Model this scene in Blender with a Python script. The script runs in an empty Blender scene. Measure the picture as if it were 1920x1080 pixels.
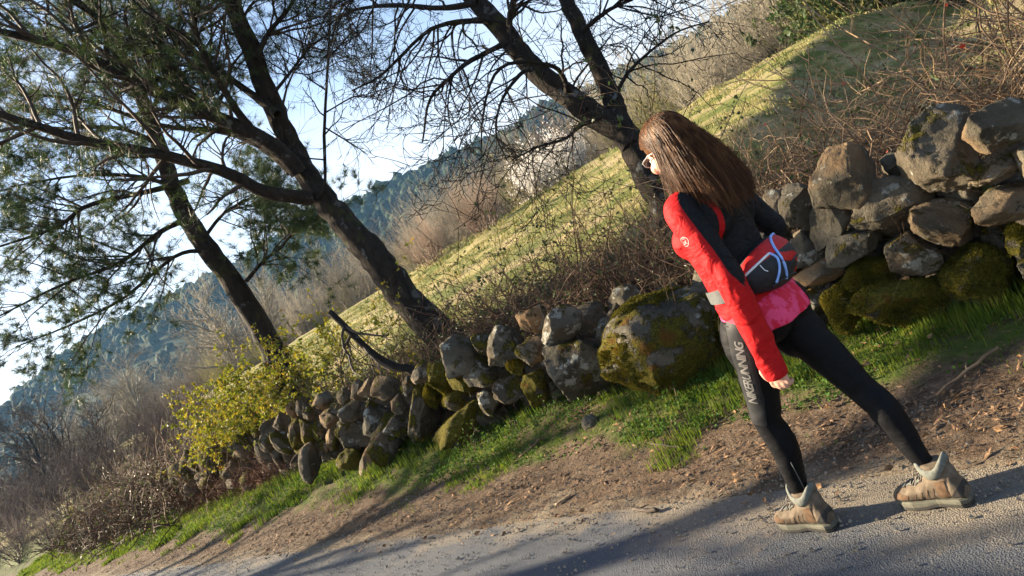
import bpy, bmesh, math, random
import numpy as np
from mathutils import Vector, Matrix
from mathutils.bvhtree import BVHTree

# ------------------------------------------------------------------ camera, sky, sun, exposure
scene = bpy.context.scene
COL = scene.collection
ROLL, FPX, CAMH, HORV = math.radians(27.0), 1390.0, 1.40, 30.0
PITCH = -math.atan(HORV / FPX)
SUN_EL, SUN_AZ = math.radians(21), math.radians(-67)        # azimuth from +Y, clockwise (negative = left of the view)
_R = Vector((1, 0, 0)); _U = Vector((0, -math.sin(PITCH), math.cos(PITCH))); _F = Vector((0, math.cos(PITCH), math.sin(PITCH)))
CAMX = _R * math.cos(ROLL) - _U * math.sin(ROLL)
CAMY = _R * math.sin(ROLL) + _U * math.cos(ROLL)
CAMP = Vector((0, 0, CAMH))
cam_data = bpy.data.cameras.new('camera'); cam = bpy.data.objects.new('camera', cam_data); COL.objects.link(cam)
cam_data.sensor_width = 36.0; cam_data.lens = 36.0 * FPX / 1920.0; cam_data.clip_start = 0.05; cam_data.clip_end = 5000
m4 = Matrix((CAMX, CAMY, -_F)).transposed().to_4x4(); m4.translation = CAMP; cam.matrix_world = m4
scene.camera = cam

world = bpy.data.worlds.new('World'); scene.world = world; world.use_nodes = True
wn = world.node_tree.nodes; wl = world.node_tree.links
bg = wn['Background']; sky = wn.new('ShaderNodeTexSky'); sky.sky_type = 'NISHITA'; sky.sun_disc = False
sky.sun_elevation = SUN_EL; sky.sun_rotation = SUN_AZ; sky.air_density = 1.0; sky.dust_density = 1.3; sky.ozone_density = 3.5
bg.inputs['Strength'].default_value = 0.060
wg = wn.new('ShaderNodeTexCoord'); wsep = wn.new('ShaderNodeSeparateXYZ'); wl.new(wg.outputs['Generated'], wsep.inputs[0])
wr = wn.new('ShaderNodeMapRange'); wr.interpolation_type = 'SMOOTHSTEP'; wl.new(wsep.outputs[2], wr.inputs[0]); wr.inputs[1].default_value = .52; wr.inputs[2].default_value = .03; wr.inputs[4].default_value = .62
wns = wn.new('ShaderNodeTexNoise'); wns.inputs['Scale'].default_value = 2.2; wns.inputs['Detail'].default_value = 6; wmap = wn.new('ShaderNodeMapping'); wmap.inputs['Scale'].default_value = (1, 1, 4.5)
wl.new(wg.outputs['Generated'], wmap.inputs[0]); wl.new(wmap.outputs[0], wns.inputs['Vector'])
wc = wn.new('ShaderNodeMapRange'); wl.new(wns.outputs['Fac'], wc.inputs[0]); wc.inputs[1].default_value = .45; wc.inputs[2].default_value = .75; wc.inputs[4].default_value = .35
wa = wn.new('ShaderNodeMath'); wa.operation = 'ADD'; wa.use_clamp = True; wl.new(wr.outputs[0], wa.inputs[0]); wl.new(wc.outputs[0], wa.inputs[1])
wmix = wn.new('ShaderNodeMix'); wmix.data_type = 'RGBA'; wl.new(wa.outputs[0], wmix.inputs[0]); wl.new(sky.outputs['Color'], wmix.inputs[6]); wmix.inputs[7].default_value = (4.8, 4.9, 5.0, 1)   # thin high veil, whiter towards the horizon
wl.new(wmix.outputs[2], bg.inputs['Color'])
sun_data = bpy.data.lights.new('sun', 'SUN'); sun_data.energy = 5.0; sun_data.angle = math.radians(0.53); sun_data.color = (1.0, 0.83, 0.60)
sun = bpy.data.objects.new('sun', sun_data); COL.objects.link(sun)
SUN_DIR = Vector((math.sin(SUN_AZ) * math.cos(SUN_EL), math.cos(SUN_AZ) * math.cos(SUN_EL), math.sin(SUN_EL)))
sun.rotation_euler = (-SUN_DIR).to_track_quat('-Z', 'Y').to_euler()
scene.view_settings.view_transform = 'Standard'; scene.view_settings.look = 'None'
scene.view_settings.exposure = 2.25; scene.view_settings.gamma = 1.0; scene.view_settings.use_curve_mapping = False
scene.cycles.max_bounces = 6; scene.cycles.transparent_max_bounces = 8; scene.cycles.volume_bounces = 0
scene.cycles.use_denoising = True

# ------------------------------------------------------------------ helpers
S2 = math.sqrt(0.5)
def st2xy(s, t): return ((t - s) * S2, (t + s) * S2)          # s runs along the road, t across it towards the wall
def P3(s, t, z): x, y = st2xy(s, t); return Vector((x, y, z))
def ray(px, py): return (_F * FPX + CAMX * (px - 960) - CAMY * (py - 540)).normalized()
def at_t(px, py, t):                                            # a sight line met with the vertical plane at distance t
    d = ray(px, py); k = t / ((d.x + d.y) * S2); return CAMP + d * k
def at_y(px, py, y):
    d = ray(px, py); return CAMP + d * (y / d.y)

def hash3(ix, iy, iz, seed):
    n = (ix.astype(np.int64) * 374761393 + iy.astype(np.int64) * 668265263 + iz.astype(np.int64) * 2147483647 + seed * 1274126177) & 0xFFFFFFFF
    n = ((n ^ (n >> 13)) * 1274126177) & 0xFFFFFFFF
    n = ((n ^ (n >> 16)) * 2246822519) & 0xFFFFFFFF
    return ((n ^ (n >> 15)) & 0xFFFFFF) / float(0xFFFFFF)
def vnoise(p, seed=0):
    p = np.asarray(p, float); i = np.floor(p); f = p - i; u = f * f * (3 - 2 * f); i = i.astype(np.int64)
    r = 0
    for dx in (0, 1):
        for dy in (0, 1):
            for dz in (0, 1):
                w = (u[:, 0] if dx else 1 - u[:, 0]) * (u[:, 1] if dy else 1 - u[:, 1]) * (u[:, 2] if dz else 1 - u[:, 2])
                r = r + w * hash3(i[:, 0] + dx, i[:, 1] + dy, i[:, 2] + dz, seed)
    return r * 2 - 1
def fbm(p, seed=0, octv=3):
    r = 0; a = 1.0; q = np.asarray(p, float)
    for k in range(octv):
        r = r + a * vnoise(q, seed + k); a *= 0.5; q = q * 2.03 + 17.1
    return r
def n2(x, y, sc, seed=0, octv=3): return fbm(np.stack([x * sc, y * sc, np.zeros_like(x) + seed * 3.7], 1), seed, octv)
def sstep(a, b, x):
    k = np.clip((x - a) / (b - a), 0, 1); return k * k * (3 - 2 * k)
def nrm(v): return v / np.maximum(np.linalg.norm(v, axis=-1, keepdims=True), 1e-9)

class MB:
    """collects arrays of vertices and faces, then links them as one mesh object"""
    def __init__(self): self.V = []; self.F = []; self.n = 0
    def add(self, V, F, mi=0):
        V = np.asarray(V, float).reshape(-1, 3)
        if not isinstance(F, list): F = [F]
        for f in F:
            f = np.asarray(f, np.int64)
            if f.size: self.F.append((f + self.n, mi))
        self.V.append(V); self.n += len(V); return self
    def mesh(self, name, mats, smooth=True):
        me = bpy.data.meshes.new(name); V = np.concatenate(self.V)
        me.vertices.add(len(V)); me.vertices.foreach_set('co', V.astype(np.float32).ravel())
        tot = np.concatenate([np.full(len(f), f.shape[1]) for f, _ in self.F]); loops = np.concatenate([f.ravel() for f, _ in self.F])
        me.loops.add(len(loops)); me.loops.foreach_set('vertex_index', loops.astype(np.int32))
        me.polygons.add(len(tot)); st = np.concatenate([[0], np.cumsum(tot)[:-1]])
        me.polygons.foreach_set('loop_start', st.astype(np.int32))
        me.polygons.foreach_set('material_index', np.concatenate([np.full(len(f), mi) for f, mi in self.F]).astype(np.int32))
        me.polygons.foreach_set('use_smooth', np.full(len(tot), bool(smooth)))
        for m in (mats if isinstance(mats, (list, tuple)) else [mats]): me.materials.append(m)
        me.update(calc_edges=True); me.validate(); return me
    def build(self, name, mats, parent=None, smooth=True, **k):
        o = bpy.data.objects.new(name, self.mesh(name, mats, smooth)); COL.objects.link(o)
        if parent: o.parent = parent
        return tag(o, **k)
def tag(o, label=None, cat=None, group=None, kind=None):
    for k, v in (('label', label), ('category', cat), ('group', group), ('kind', kind)):
        if v: o[k] = v
    return o
def empty(name, loc, rz=0.0, label=None, cat=None, group=None):
    o = bpy.data.objects.new(name, None); COL.objects.link(o); o.location = loc; o.rotation_euler = (0, 0, rz); o.empty_display_size = 0.1
    return tag(o, label, cat, group)
def copy_tree(o, parent=None):
    c = o.copy(); COL.objects.link(c)
    if parent: c.parent = parent
    for ch in list(o.children): copy_tree(ch, c)
    return c

def tubes(P, R, k=4, cap=False):
    """P (M,n,3) centre lines with radii R (M,n) -> vertices, quads"""
    P = np.asarray(P, float); R = np.asarray(R, float)
    if P.ndim == 2: P = P[None]; R = R[None]
    M, n, _ = P.shape; T = nrm(np.gradient(P, axis=1)); D = nrm(P[:, -1] - P[:, 0])
    ref = np.where(np.abs(D[:, 2:3]) < 0.75, np.array([[0, 0, 1.0]]), np.array([[1.0, 0, 0]]))[:, None, :]
    A = nrm(np.cross(T, ref)); B = np.cross(A, T)
    th = np.arange(k) / k * 2 * np.pi
    V = P[:, :, None] + R[:, :, None, None] * (np.cos(th)[:, None] * A[:, :, None] + np.sin(th)[:, None] * B[:, :, None])
    idx = np.arange(M * n * k).reshape(M, n, k); a = idx[:, :-1]; b = idx[:, 1:]
    F = np.stack([a, np.roll(a, -1, 2), np.roll(b, -1, 2), b], -1).reshape(-1, 4)
    fs = [F]
    if cap: fs += [idx[:, 0, ::-1], idx[:, -1]]
    return V.reshape(-1, 3), fs
def curves(st, d, L, n, rng, wob=0.2, grav=0.0):
    """M wandering paths of n points; grav < 0 droops, > 0 turns up"""
    M = len(st); P = np.zeros((M, n, 3)); P[:, 0] = st; d = nrm(np.asarray(d, float)); h = (np.asarray(L) / (n - 1))[:, None]
    for i in range(1, n):
        d = nrm(d + rng.normal(0, wob, (M, 3)) + np.array([0, 0, grav])); P[:, i] = P[:, i - 1] + d * h
    return P
def taper(r0, n, tip=0.25): return np.asarray(r0)[:, None] * np.linspace(1, tip, n)[None]
def spawn(P, R, count, rng, lo=0.25, hi=1.0, ang=(0.5, 1.1)):
    """count children per path at random points, turned off the parent's line"""
    M, n, _ = P.shape; idx = np.repeat(np.arange(M), count); K = len(idx)
    f = rng.uniform(lo, hi, K) * (n - 1); i = np.minimum(f.astype(int), n - 2); w = (f - i)[:, None]
    st = P[idx, i] * (1 - w) + P[idx, i + 1] * w; T = nrm(P[idx, i + 1] - P[idx, i])
    r = R[idx, i] * (1 - w[:, 0]) + R[idx, i + 1] * w[:, 0]
    q = nrm(np.cross(T, rng.normal(0, 1, (K, 3)))); a = rng.uniform(ang[0], ang[1], K)[:, None]
    return st, T * np.cos(a) + q * np.sin(a), r, idx
def spline(pts, n):
    """smooth path through given points (Catmull-Rom), n samples"""
    p = np.array([tuple(q) for q in pts], float); p = np.vstack([2 * p[0] - p[1], p, 2 * p[-1] - p[-2]])
    u = np.linspace(0, len(pts) - 1 - 1e-6, n); i = u.astype(int); f = (u - i)[:, None]
    a, b, c, d = p[i], p[i + 1], p[i + 2], p[i + 3]
    return 0.5 * ((2 * b) + (-a + c) * f + (2 * a - 5 * b + 4 * c - d) * f ** 2 + (-a + 3 * b - 3 * c + d) * f ** 3)
def leaf_quads(pos, d, size, rng, ratio=0.55):
    """pointed four-sided leaves with a slight fold"""
    M = len(pos); d = nrm(d); side = nrm(np.cross(d, rng.normal(0, 1, (M, 3)))); nn = np.cross(d, side); s = np.asarray(size)[:, None]
    V = np.stack([pos, pos + d * s * .5 + side * s * ratio * .5 + nn * s * .12, pos + d * s, pos + d * s * .5 - side * s * ratio * .5 + nn * s * .12], 1)
    return V.reshape(-1, 3), np.arange(M * 4).reshape(M, 4)
def blades(base, h, w, lean, rng):
    """grass blades bent in two: a quad and a tip"""
    M = len(base); a = rng.uniform(0, 2 * np.pi, M); side = np.stack([np.cos(a), np.sin(a), 0 * a], 1); b = a + rng.uniform(-1, 1, M)
    out = np.stack([-np.sin(b), np.cos(b), 0 * b], 1) * np.asarray(lean)[:, None]; up = np.array([0, 0, 1.0])
    h = np.asarray(h)[:, None]; w = np.asarray(w)[:, None] * .5
    mid = base + up * h * .55 + out * h * .3; tip = base + up * h * .9 + out * h
    V = np.stack([base - side * w, base + side * w, mid + side * w * .8, mid - side * w * .8, tip], 1).reshape(-1, 3)
    i = np.arange(M)[:, None] * 5
    return V, [np.concatenate([i, i + 1, i + 2, i + 3], 1), np.concatenate([i + 3, i + 2, i + 4], 1)]

# ------------------------------------------------------------------ materials
class NT:
    def __init__(self, name):
        self.m = bpy.data.materials.new(name); self.m.use_nodes = True; self.t = self.m.node_tree; self.n = self.t.nodes; self.l = self.t.links
        self.b = self.n['Principled BSDF']; self.pos = self.n.new('ShaderNodeNewGeometry'); self.tc = self.n.new('ShaderNodeTexCoord')
    def inp(self, sock, v):
        if isinstance(v, bpy.types.NodeSocket): self.l.new(v, sock)
        elif v is not None: sock.default_value = v if not (isinstance(v, tuple) and len(v) == 3 and sock.type == 'RGBA') else (*v, 1)
    def noise(self, scale, detail=4, rough=.55, vec=None, dist=0):
        n = self.n.new('ShaderNodeTexNoise'); n.inputs['Scale'].default_value = scale; n.inputs['Detail'].default_value = detail
        n.inputs['Roughness'].default_value = rough; n.inputs['Distortion'].default_value = dist
        self.l.new(vec or self.pos.outputs['Position'], n.inputs['Vector']); return n.outputs['Fac']
    def voro(self, scale, vec=None, feature='F1', out='Distance'):
        n = self.n.new('ShaderNodeTexVoronoi'); n.feature = feature; n.inputs['Scale'].default_value = scale
        self.l.new(vec or self.pos.outputs['Position'], n.inputs['Vector']); return n.outputs[out]
    def math(self, op, a, b=None, clamp=False):
        n = self.n.new('ShaderNodeMath'); n.operation = op; n.use_clamp = clamp; self.inp(n.inputs[0], a)
        if b is not None: self.inp(n.inputs[1], b)
        return n.outputs[0]
    def ramp(self, fac, stops):
        n = self.n.new('ShaderNodeValToRGB'); e = n.color_ramp.elements
        while len(e) < len(stops): e.new(0.5)
        for el, (p, c) in zip(e, stops):
            el.position = p; el.color = (*c, 1) if isinstance(c, tuple) else (c, c, c, 1)
        self.l.new(fac, n.inputs[0]); return n.outputs['Color']
    def sm(self, x, a, b):
        n = self.n.new('ShaderNodeMapRange'); n.interpolation_type = 'SMOOTHSTEP'; n.clamp = True; self.inp(n.inputs[0], x)
        n.inputs[1].default_value = a; n.inputs[2].default_value = b; return n.outputs[0]
    def mix(self, f, a, b):
        n = self.n.new('ShaderNodeMix'); n.data_type = 'RGBA'; self.inp(n.inputs[0], f); self.inp(n.inputs[6], a); self.inp(n.inputs[7], b); return n.outputs[2]
    def dot(self, v, c=None):
        n = self.n.new('ShaderNodeVectorMath'); n.operation = 'DOT_PRODUCT'; self.l.new(c or self.pos.outputs['Position'], n.inputs[0]); n.inputs[1].default_value = v; return n.outputs['Value']
    def scalev(self, v, vec=None):
        n = self.n.new('ShaderNodeVectorMath'); n.operation = 'MULTIPLY'; self.l.new(vec or self.pos.outputs['Position'], n.inputs[0]); n.inputs[1].default_value = v; return n.outputs[0]
    def attr(self, name):
        n = self.n.new('ShaderNodeAttribute'); n.attribute_type = 'OBJECT'; n.attribute_name = name; return n.outputs['Fac']
    def bump(self, h, dist=.01, strength=1.0, normal=None):
        n = self.n.new('ShaderNodeBump'); n.inputs['Distance'].default_value = dist; n.inputs['Strength'].default_value = strength
        self.l.new(h, n.inputs['Height'])
        if normal: self.l.new(normal, n.inputs['Normal'])
        return n.outputs[0]
    def done(self, col=None, rough=.8, bump=None, spec=.3, trans=None, metal=None, sheen=None):
        self.inp(self.b.inputs['Base Color'], col); self.inp(self.b.inputs['Roughness'], rough); self.inp(self.b.inputs['Specular IOR Level'], spec)
        if bump: self.l.new(bump, self.b.inputs['Normal'])
        if metal: self.b.inputs['Metallic'].default_value = metal
        if sheen: self.b.inputs['Sheen Weight'].default_value = sheen
        if trans:                                              # thin leaves let some light through
            t = self.n.new('ShaderNodeBsdfTranslucent'); self.inp(t.inputs['Color'], col); ms = self.n.new('ShaderNodeMixShader'); ms.inputs[0].default_value = trans
            out = self.n['Material Output']; self.l.new(self.b.outputs[0], ms.inputs[1]); self.l.new(t.outputs[0], ms.inputs[2]); self.l.new(ms.outputs[0], out.inputs['Surface'])
        return self.m
def simple(name, stops, scale=8, rough=.8, spec=.3, bs=None, bd=.003, trans=None, detail=4, vec=None, metal=None, sheen=None):
    k = NT(name); v = k.tc.outputs['Object'] if vec == 'obj' else None
    n = k.noise(scale, detail, vec=v); col = k.ramp(n, stops)
    b = k.bump(k.noise(bs, 5, .65, vec=v), bd) if bs else None
    return k.done(col, rough, b, spec, trans, metal, sheen)
M = {}
# leaves, grass, bark, twigs
M['grass'] = simple('grass_blades', [(.3, (.055, .09, .010)), (.5, (.10, .155, .015)), (.66, (.18, .20, .028)), (.8, (.24, .17, .07))], 11, .6, .15, trans=.45)
M['field_grass'] = simple('field_grass_blades', [(.3, (.065, .095, .018)), (.47, (.14, .155, .038)), (.56, (.29, .25, .09)), (.7, (.42, .34, .17))], 2.2, .6, .2, trans=.3)
M['herb'] = simple('herb_leaves', [(.3, (.03, .07, .010)), (.6, (.06, .12, .018)), (.8, (.12, .14, .03))], 9, .75, .15, trans=.3)
M['needles'] = simple('pine_needles', [(.3, (.020, .042, .012)), (.5, (.042, .075, .017)), (.72, (.09, .11, .022))], 4, .5, .3, trans=.3)
M['yellow_leaf'] = simple('yellow_green_leaves', [(.3, (.04, .07, .008)), (.46, (.16, .18, .014)), (.60, (.32, .26, .02)), (.72, (.26, .10, .015))], 9, .6, .2, trans=.4)
M['bramble_leaf'] = simple('bramble_leaves', [(.3, (.025, .05, .012)), (.55, (.05, .075, .015)), (.72, (.10, .085, .02)), (.82, (.12, .04, .015))], 8, .45, .4, trans=.3)
M['red_leaf'] = simple('red_leaves', [(.3, (.25, .02, .01)), (.7, (.45, .06, .02))], 9, .5, .3, trans=.3)
M['dry_leaf'] = simple('dry_leaves', [(.3, (.09, .045, .02)), (.5, (.2, .11, .05)), (.7, (.33, .21, .10))], 40, .8, .2)
M['chips'] = simple('dry_needle_litter', [(.3, (.07, .040, .022)), (.5, (.17, .10, .055)), (.66, (.29, .19, .11)), (.8, (.48, .38, .26))], 60, .8, .2)
M['blossom'] = simple('white_blossom', [(.3, (.55, .53, .5)), (.7, (.85, .83, .8))], 6, .6, .2, trans=.4)
def bark(name, a, b, lich, bs=22):
    k = NT(name); v = k.scalev((1, 1, .35)); n = k.noise(bs, 6, .65, vec=v, dist=.6); col = k.ramp(n, [(.3, a), (.7, b)])
    li = k.sm(k.noise(7, 4, .6), .60, .68); col = k.mix(k.math('MULTIPLY', li, .75), col, lich)
    mo = k.sm(k.noise(4.3, 4, .6), .58, .70); col = k.mix(k.math('MULTIPLY', mo, .55), col, (.05, .055, .012))
    return k.done(col, .9, k.bump(n, .03, 1.0), .15)
M['bark'] = bark('dark_bark', (.010, .008, .007), (.034, .028, .023), (.13, .14, .135))
M['pine_bark'] = bark('pine_bark', (.010, .008, .006), (.040, .030, .022), (.10, .10, .09), 16)
M['twig'] = simple('dark_twigs', [(.35, (.035, .026, .02)), (.65, (.085, .066, .05))], 6, .8, .2)
M['tan_twig'] = simple('tan_bramble_canes', [(.3, (.085, .048, .027)), (.5, (.20, .13, .075)), (.7, (.34, .25, .15))], 3, .7, .3)
M['brown_twig'] = simple('brown_bramble_canes', [(.3, (.045, .026, .016)), (.55, (.11, .066, .04)), (.75, (.2, .14, .085))], 3, .75, .3)
M['grey_twig'] = simple('grey_brown_twigs', [(.3, (.15, .13, .095)), (.7, (.30, .265, .20))], .5, .8, .2)
M['mauve_twig'] = simple('mauve_twigs', [(.3, (.055, .040, .036)), (.7, (.13, .098, .085))], .5, .8, .2)
M['red_twig'] = simple('reddish_twigs', [(.3, (.17, .115, .085)), (.7, (.31, .23, .17))], .5, .8, .2)
M['olive_twig'] = simple('budding_olive_twigs', [(.3, (.18, .17, .065)), (.7, (.34, .31, .12))], .5, .8, .2, trans=.2)
M['forest'] = simple('forest_crowns', [(.3, (.008, .019, .011)), (.5, (.018, .034, .014)), (.72, (.042, .052, .02))], .035, .9, .1, bs=.7, bd=.6)
M['bush_leaf'] = simple('evergreen_bush_leaves', [(.3, (.025, .05, .014)), (.6, (.05, .08, .02)), (.8, (.10, .115, .03))], 1.2, .6, .25, trans=.3)

def stone_material():
    k = NT('mossy_granite'); big = k.noise(3.1, 5, .6); fine = k.noise(34, 6, .7); grain = k.noise(150, 3, .6)
    col = k.ramp(big, [(.28, (.036, .032, .024)), (.5, (.088, .078, .057)), (.72, (.185, .165, .122))])
    col = k.mix(k.sm(fine, .5, .72), col, (.10, .085, .06))
    col = k.mix(k.math('MULTIPLY', k.sm(grain, .56, .66), .5), col, (.05, .045, .035))
    tan = k.attr('warm'); col = k.mix(k.math('MULTIPLY', k.math('MULTIPLY', k.sm(k.noise(2.2, 3), .42, .6), tan), .7), col, (.34, .20, .09))
    lich = k.sm(k.math('ADD', k.noise(8.5, 5, .65), k.math('MULTIPLY', k.attr('lichen'), .12)), .63, .70)
    col = k.mix(k.math('MULTIPLY', lich, .8), col, (.33, .33, .28))
    dark = k.sm(k.noise(13, 5, .7), .60, .66); col = k.mix(k.math('MULTIPLY', dark, .8), col, (.035, .03, .022))
    nz = k.dot((.15, -.1, .5), k.pos.outputs['Normal'])
    mm = k.math('ADD', k.math('ADD', k.noise(5.2, 6, .7), k.math('MULTIPLY', nz, k.attr('moss_top'))), k.math('MULTIPLY', k.attr('moss'), .30))
    moss = k.sm(mm, .66, .74)
    mcol = k.ramp(k.noise(60, 4, .7), [(.3, (.035, .032, .006)), (.52, (.105, .092, .011)), (.72, (.20, .155, .02))])
    mcol = k.mix(k.sm(k.noise(6.5, 3), .58, .7), mcol, (.13, .065, .012))
    col = k.mix(moss, col, mcol)
    pit = k.noise(16, 6, .75); h = k.math('ADD', k.math('ADD', k.math('MULTIPLY', fine, .7), k.math('MULTIPLY', pit, 1.1)), k.math('MULTIPLY', grain, .25))
    h = k.math('ADD', h, k.math('MULTIPLY', k.math('MULTIPLY', moss, k.math('ADD', k.noise(75, 4, .7), .7)), 1.3))
    return k.done(col, .92, k.bump(h, .022, 1.0), .12)
M['stone'] = stone_material()

def ground_material():
    k = NT('verge_and_field_ground'); t = k.dot((S2, S2, 0)); s = k.dot((-S2, S2, 0))
    w = k.math('MULTIPLY', k.math('SUBTRACT', k.noise(1.7, 5, .65), .5), 1.5); tw = k.math('ADD', t, w)
    fine = k.noise(55, 5, .7); mid = k.noise(9, 5, .65)
    dirt = k.ramp(mid, [(.3, (.045, .030, .020)), (.5, (.095, .066, .044)), (.7, (.165, .122, .084))])
    dirt = k.mix(k.sm(fine, .54, .72), dirt, (.22, .16, .105)); dirt = k.mix(k.sm(k.noise(38, 4, .6), .58, .68), dirt, (.06, .035, .02))
    sand = k.ramp(k.noise(90, 4, .7), [(.3, (.12, .095, .065)), (.55, (.21, .17, .12)), (.75, (.32, .27, .20))])
    base = k.mix(k.sm(tw, 2.7, 3.0), sand, dirt)
    gr = k.ramp(mid, [(.3, (.035, .055, .01)), (.55, (.06, .085, .016)), (.75, (.12, .09, .04))])
    base = k.mix(k.math('MULTIPLY', k.sm(tw, 3.45, 3.75), k.sm(k.noise(4, 4, .6), .3, .55)), base, gr)
    streak = k.noise(.9, 5, .6, vec=k.scalev((1, 1, 3)))
    fld = k.ramp(streak, [(.30, (.07, .09, .02)), (.46, (.135, .145, .04)), (.56, (.27, .23, .09)), (.7, (.38, .30, .16))])
    fld = k.mix(k.sm(k.noise(22, 5, .7), .55, .72), fld, (.06, .065, .02))
    cv = k.n.new('ShaderNodeCombineXYZ'); k.inp(cv.inputs[0], k.math('MULTIPLY', s, .16)); k.inp(cv.inputs[1], k.math('MULTIPLY', t, 1.15)); pth = k.noise(1.0, 5, .62, vec=cv.outputs[0]); fld = k.mix(k.math('MULTIPLY', k.sm(pth, .53, .64), .7), fld, (.30, .215, .125)); fld = k.mix(k.math('MULTIPLY', k.sm(pth, .46, .36), .6), fld, (.075, .105, .018))
    dry = k.sm(k.noise(.35, 4, .6), .54, .64); fld = k.mix(k.math('MULTIPLY', dry, .65), fld, (.33, .255, .15))
    base = k.mix(k.sm(t, 4.9, 5.8), base, fld)
    far = k.sm(t, 27, 60); base = k.mix(far, base, (.05, .06, .02))
    h = k.math('ADD', fine, k.math('MULTIPLY', k.noise(14, 5, .7), 1.4))
    return k.done(base, .95, k.bump(h, .02, .9), .12)
M['ground'] = ground_material()
def road_material():
    k = NT('worn_asphalt'); t = k.dot((S2, S2, 0)); grain = k.noise(230, 3, .7); gv = k.voro(170); big = k.noise(.8, 4, .6); mid = k.noise(6, 5, .65)
    col = k.ramp(grain, [(.32, (.031, .036, .045)), (.5, (.062, .070, .082)), (.68, (.125, .134, .148))])
    col = k.mix(k.math('MULTIPLY', k.sm(big, .4, .65), .3), col, (.12, .117, .11))
    tw = k.math('ADD', t, k.math('MULTIPLY', k.math('SUBTRACT', k.noise(2.3, 5, .65), .5), 1.3))
    s = k.dot((-S2, S2, 0)); tw = k.math('ADD', tw, k.math('MULTIPLY', k.sm(s, 3.6, 1.2), .36)); dust = k.math('MULTIPLY', k.sm(tw, 2.35, 3.05), k.sm(k.math('ADD', mid, k.math('MULTIPLY', k.sm(tw, 2.5, 3.0), .5)), .42, .7))
    sand = k.ramp(k.noise(120, 4, .7), [(.3, (.13, .105, .072)), (.55, (.23, .19, .135)), (.75, (.34, .29, .215))])
    col = k.mix(k.math('MULTIPLY', dust, .85), col, sand)
    h = k.math('ADD', k.math('MULTIPLY', gv, 1.0), k.math('MULTIPLY', grain, .8))
    return k.done(col, .75, k.bump(h, .0065, .85), .3)
M['road'] = road_material()
# ------------------------------------------------------------------ ground
ZB_S, ZB = [-30, -4, 1, 1.9, 3.4, 5.7, 8.8, 14, 25, 60], [.08, .08, .11, .19, .24, .18, .28, .2, .06, .0]
def ground_z(s, t):
    s = np.asarray(s, float); t = np.asarray(t, float); zb = np.interp(s, ZB_S, ZB)
    z = np.where(t < 2.9, 0, zb * (0.25 * sstep(2.9, 3.45, t) + .75 * sstep(3.35, 4.15, t)))
    z = z + (.60 - zb + .172 * np.maximum(t - 4.8, 0)) * sstep(4.45, 4.85, t)
    sj = s + .9 * np.sin(t * .55 + 1) * .6 + .5 * np.sin(t * 1.7) * .4; z = z - 1.15 * sstep(5.9, 4.2, sj) * sstep(5.5, 7.5, t) - .20 * np.clip(4.2 - sj, 0, 8) * sstep(5.5, 8, t)                            # the field steps down behind the near thicket; slope added to lengthen its shade
    z = z - .30 * np.maximum(t - 21, 0) + .128 * np.maximum(t - 52, 0)
    fl = sstep(-4.2, -3.4, -t) * 0 + sstep(1.6, 4.5, -t) * .25
    z = z + fl
    return np.maximum(z, -14 + 0 * z)
def ground_full(s, t):
    z = ground_z(s, t); n = n2(s, t, .9, 3, 3); n1 = n2(s, t, 4.5, 5, 3)
    off = sstep(2.95, 3.8, t)
    z = z + off * (n1 * .022 + n * .035 * sstep(3.2, 4.5, t)) + sstep(5.5, 9, t) * (n2(s, t, .35, 9, 3) * .07 + n2(s * .16, t * 1.15, 1.0, 19, 3) * .075)
    return z - .012 * sstep(2.9, 2.6, t) - .0
def axis(parts): return np.unique(np.round(np.concatenate(parts), 4))
SA = axis([np.linspace(-400, -40, 12), np.linspace(-40, -6, 24), np.linspace(-4, 14, 160), np.linspace(14, 45, 110), np.linspace(45, 200, 60), np.linspace(200, 900, 24)])
TA = axis([np.linspace(-500, -60, 10), np.linspace(-60, -3.5, 34), np.linspace(-3.5, 1.5, 20), np.linspace(1.5, 6, 70), np.linspace(6, 24, 72), np.linspace(24, 80, 40), np.linspace(80, 700, 24)])
sg, tg = np.meshgrid(SA, TA, indexing='ij'); sf, tf = sg.ravel(), tg.ravel()
GV = np.stack([(tf - sf) * S2, (tf + sf) * S2, ground_full(sf, tf)], 1)
ii = np.arange(len(SA) * len(TA)).reshape(len(SA), len(TA))
GF = np.stack([ii[:-1, :-1], ii[:-1, 1:], ii[1:, 1:], ii[1:, :-1]], -1).reshape(-1, 4)
mb = MB(); mb.add(GV, GF); mb.build('ground', M['ground'], kind='structure')
def gz(s, t): return float(ground_full(np.array([s]), np.array([t]))[0])
def on_ground(s, t): return np.stack([(t - s) * S2, (t + s) * S2, ground_full(s, t)], 1)

# road: a cambered sheet with a ragged far edge
rs = axis([np.linspace(-60, -6, 30), np.linspace(-6, 16, 420), np.linspace(16, 60, 120), np.linspace(60, 400, 40)])
edge = 2.92 + .10 * n2(rs, rs * 0, .8, 21, 3) + .05 * n2(rs, rs * 0, 5, 22, 3) + .04 * np.clip(rs, 0, 6) / 6
tt = np.linspace(0, 1, 26); rS = np.repeat(rs[:, None], 26, 1); rT = -1.3 + (edge[:, None] + 1.3) * tt[None]
rz = -.0075 + .012 * (1 - (2 * tt - 1) ** 2)[None] * np.ones_like(rS); rz[:, -1] -= .012; rz[:, 0] -= .012
x, y = (rT - rS) * S2, (rT + rS) * S2; jj = np.arange(rS.size).reshape(rS.shape)
mb = MB(); mb.add(np.stack([x.ravel(), y.ravel(), rz.ravel()], 1), np.stack([jj[:-1, :-1], jj[:-1, 1:], jj[1:, 1:], jj[1:, :-1]], -1).reshape(-1, 4))
mb.build('road', M['road'], kind='structure')

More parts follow.
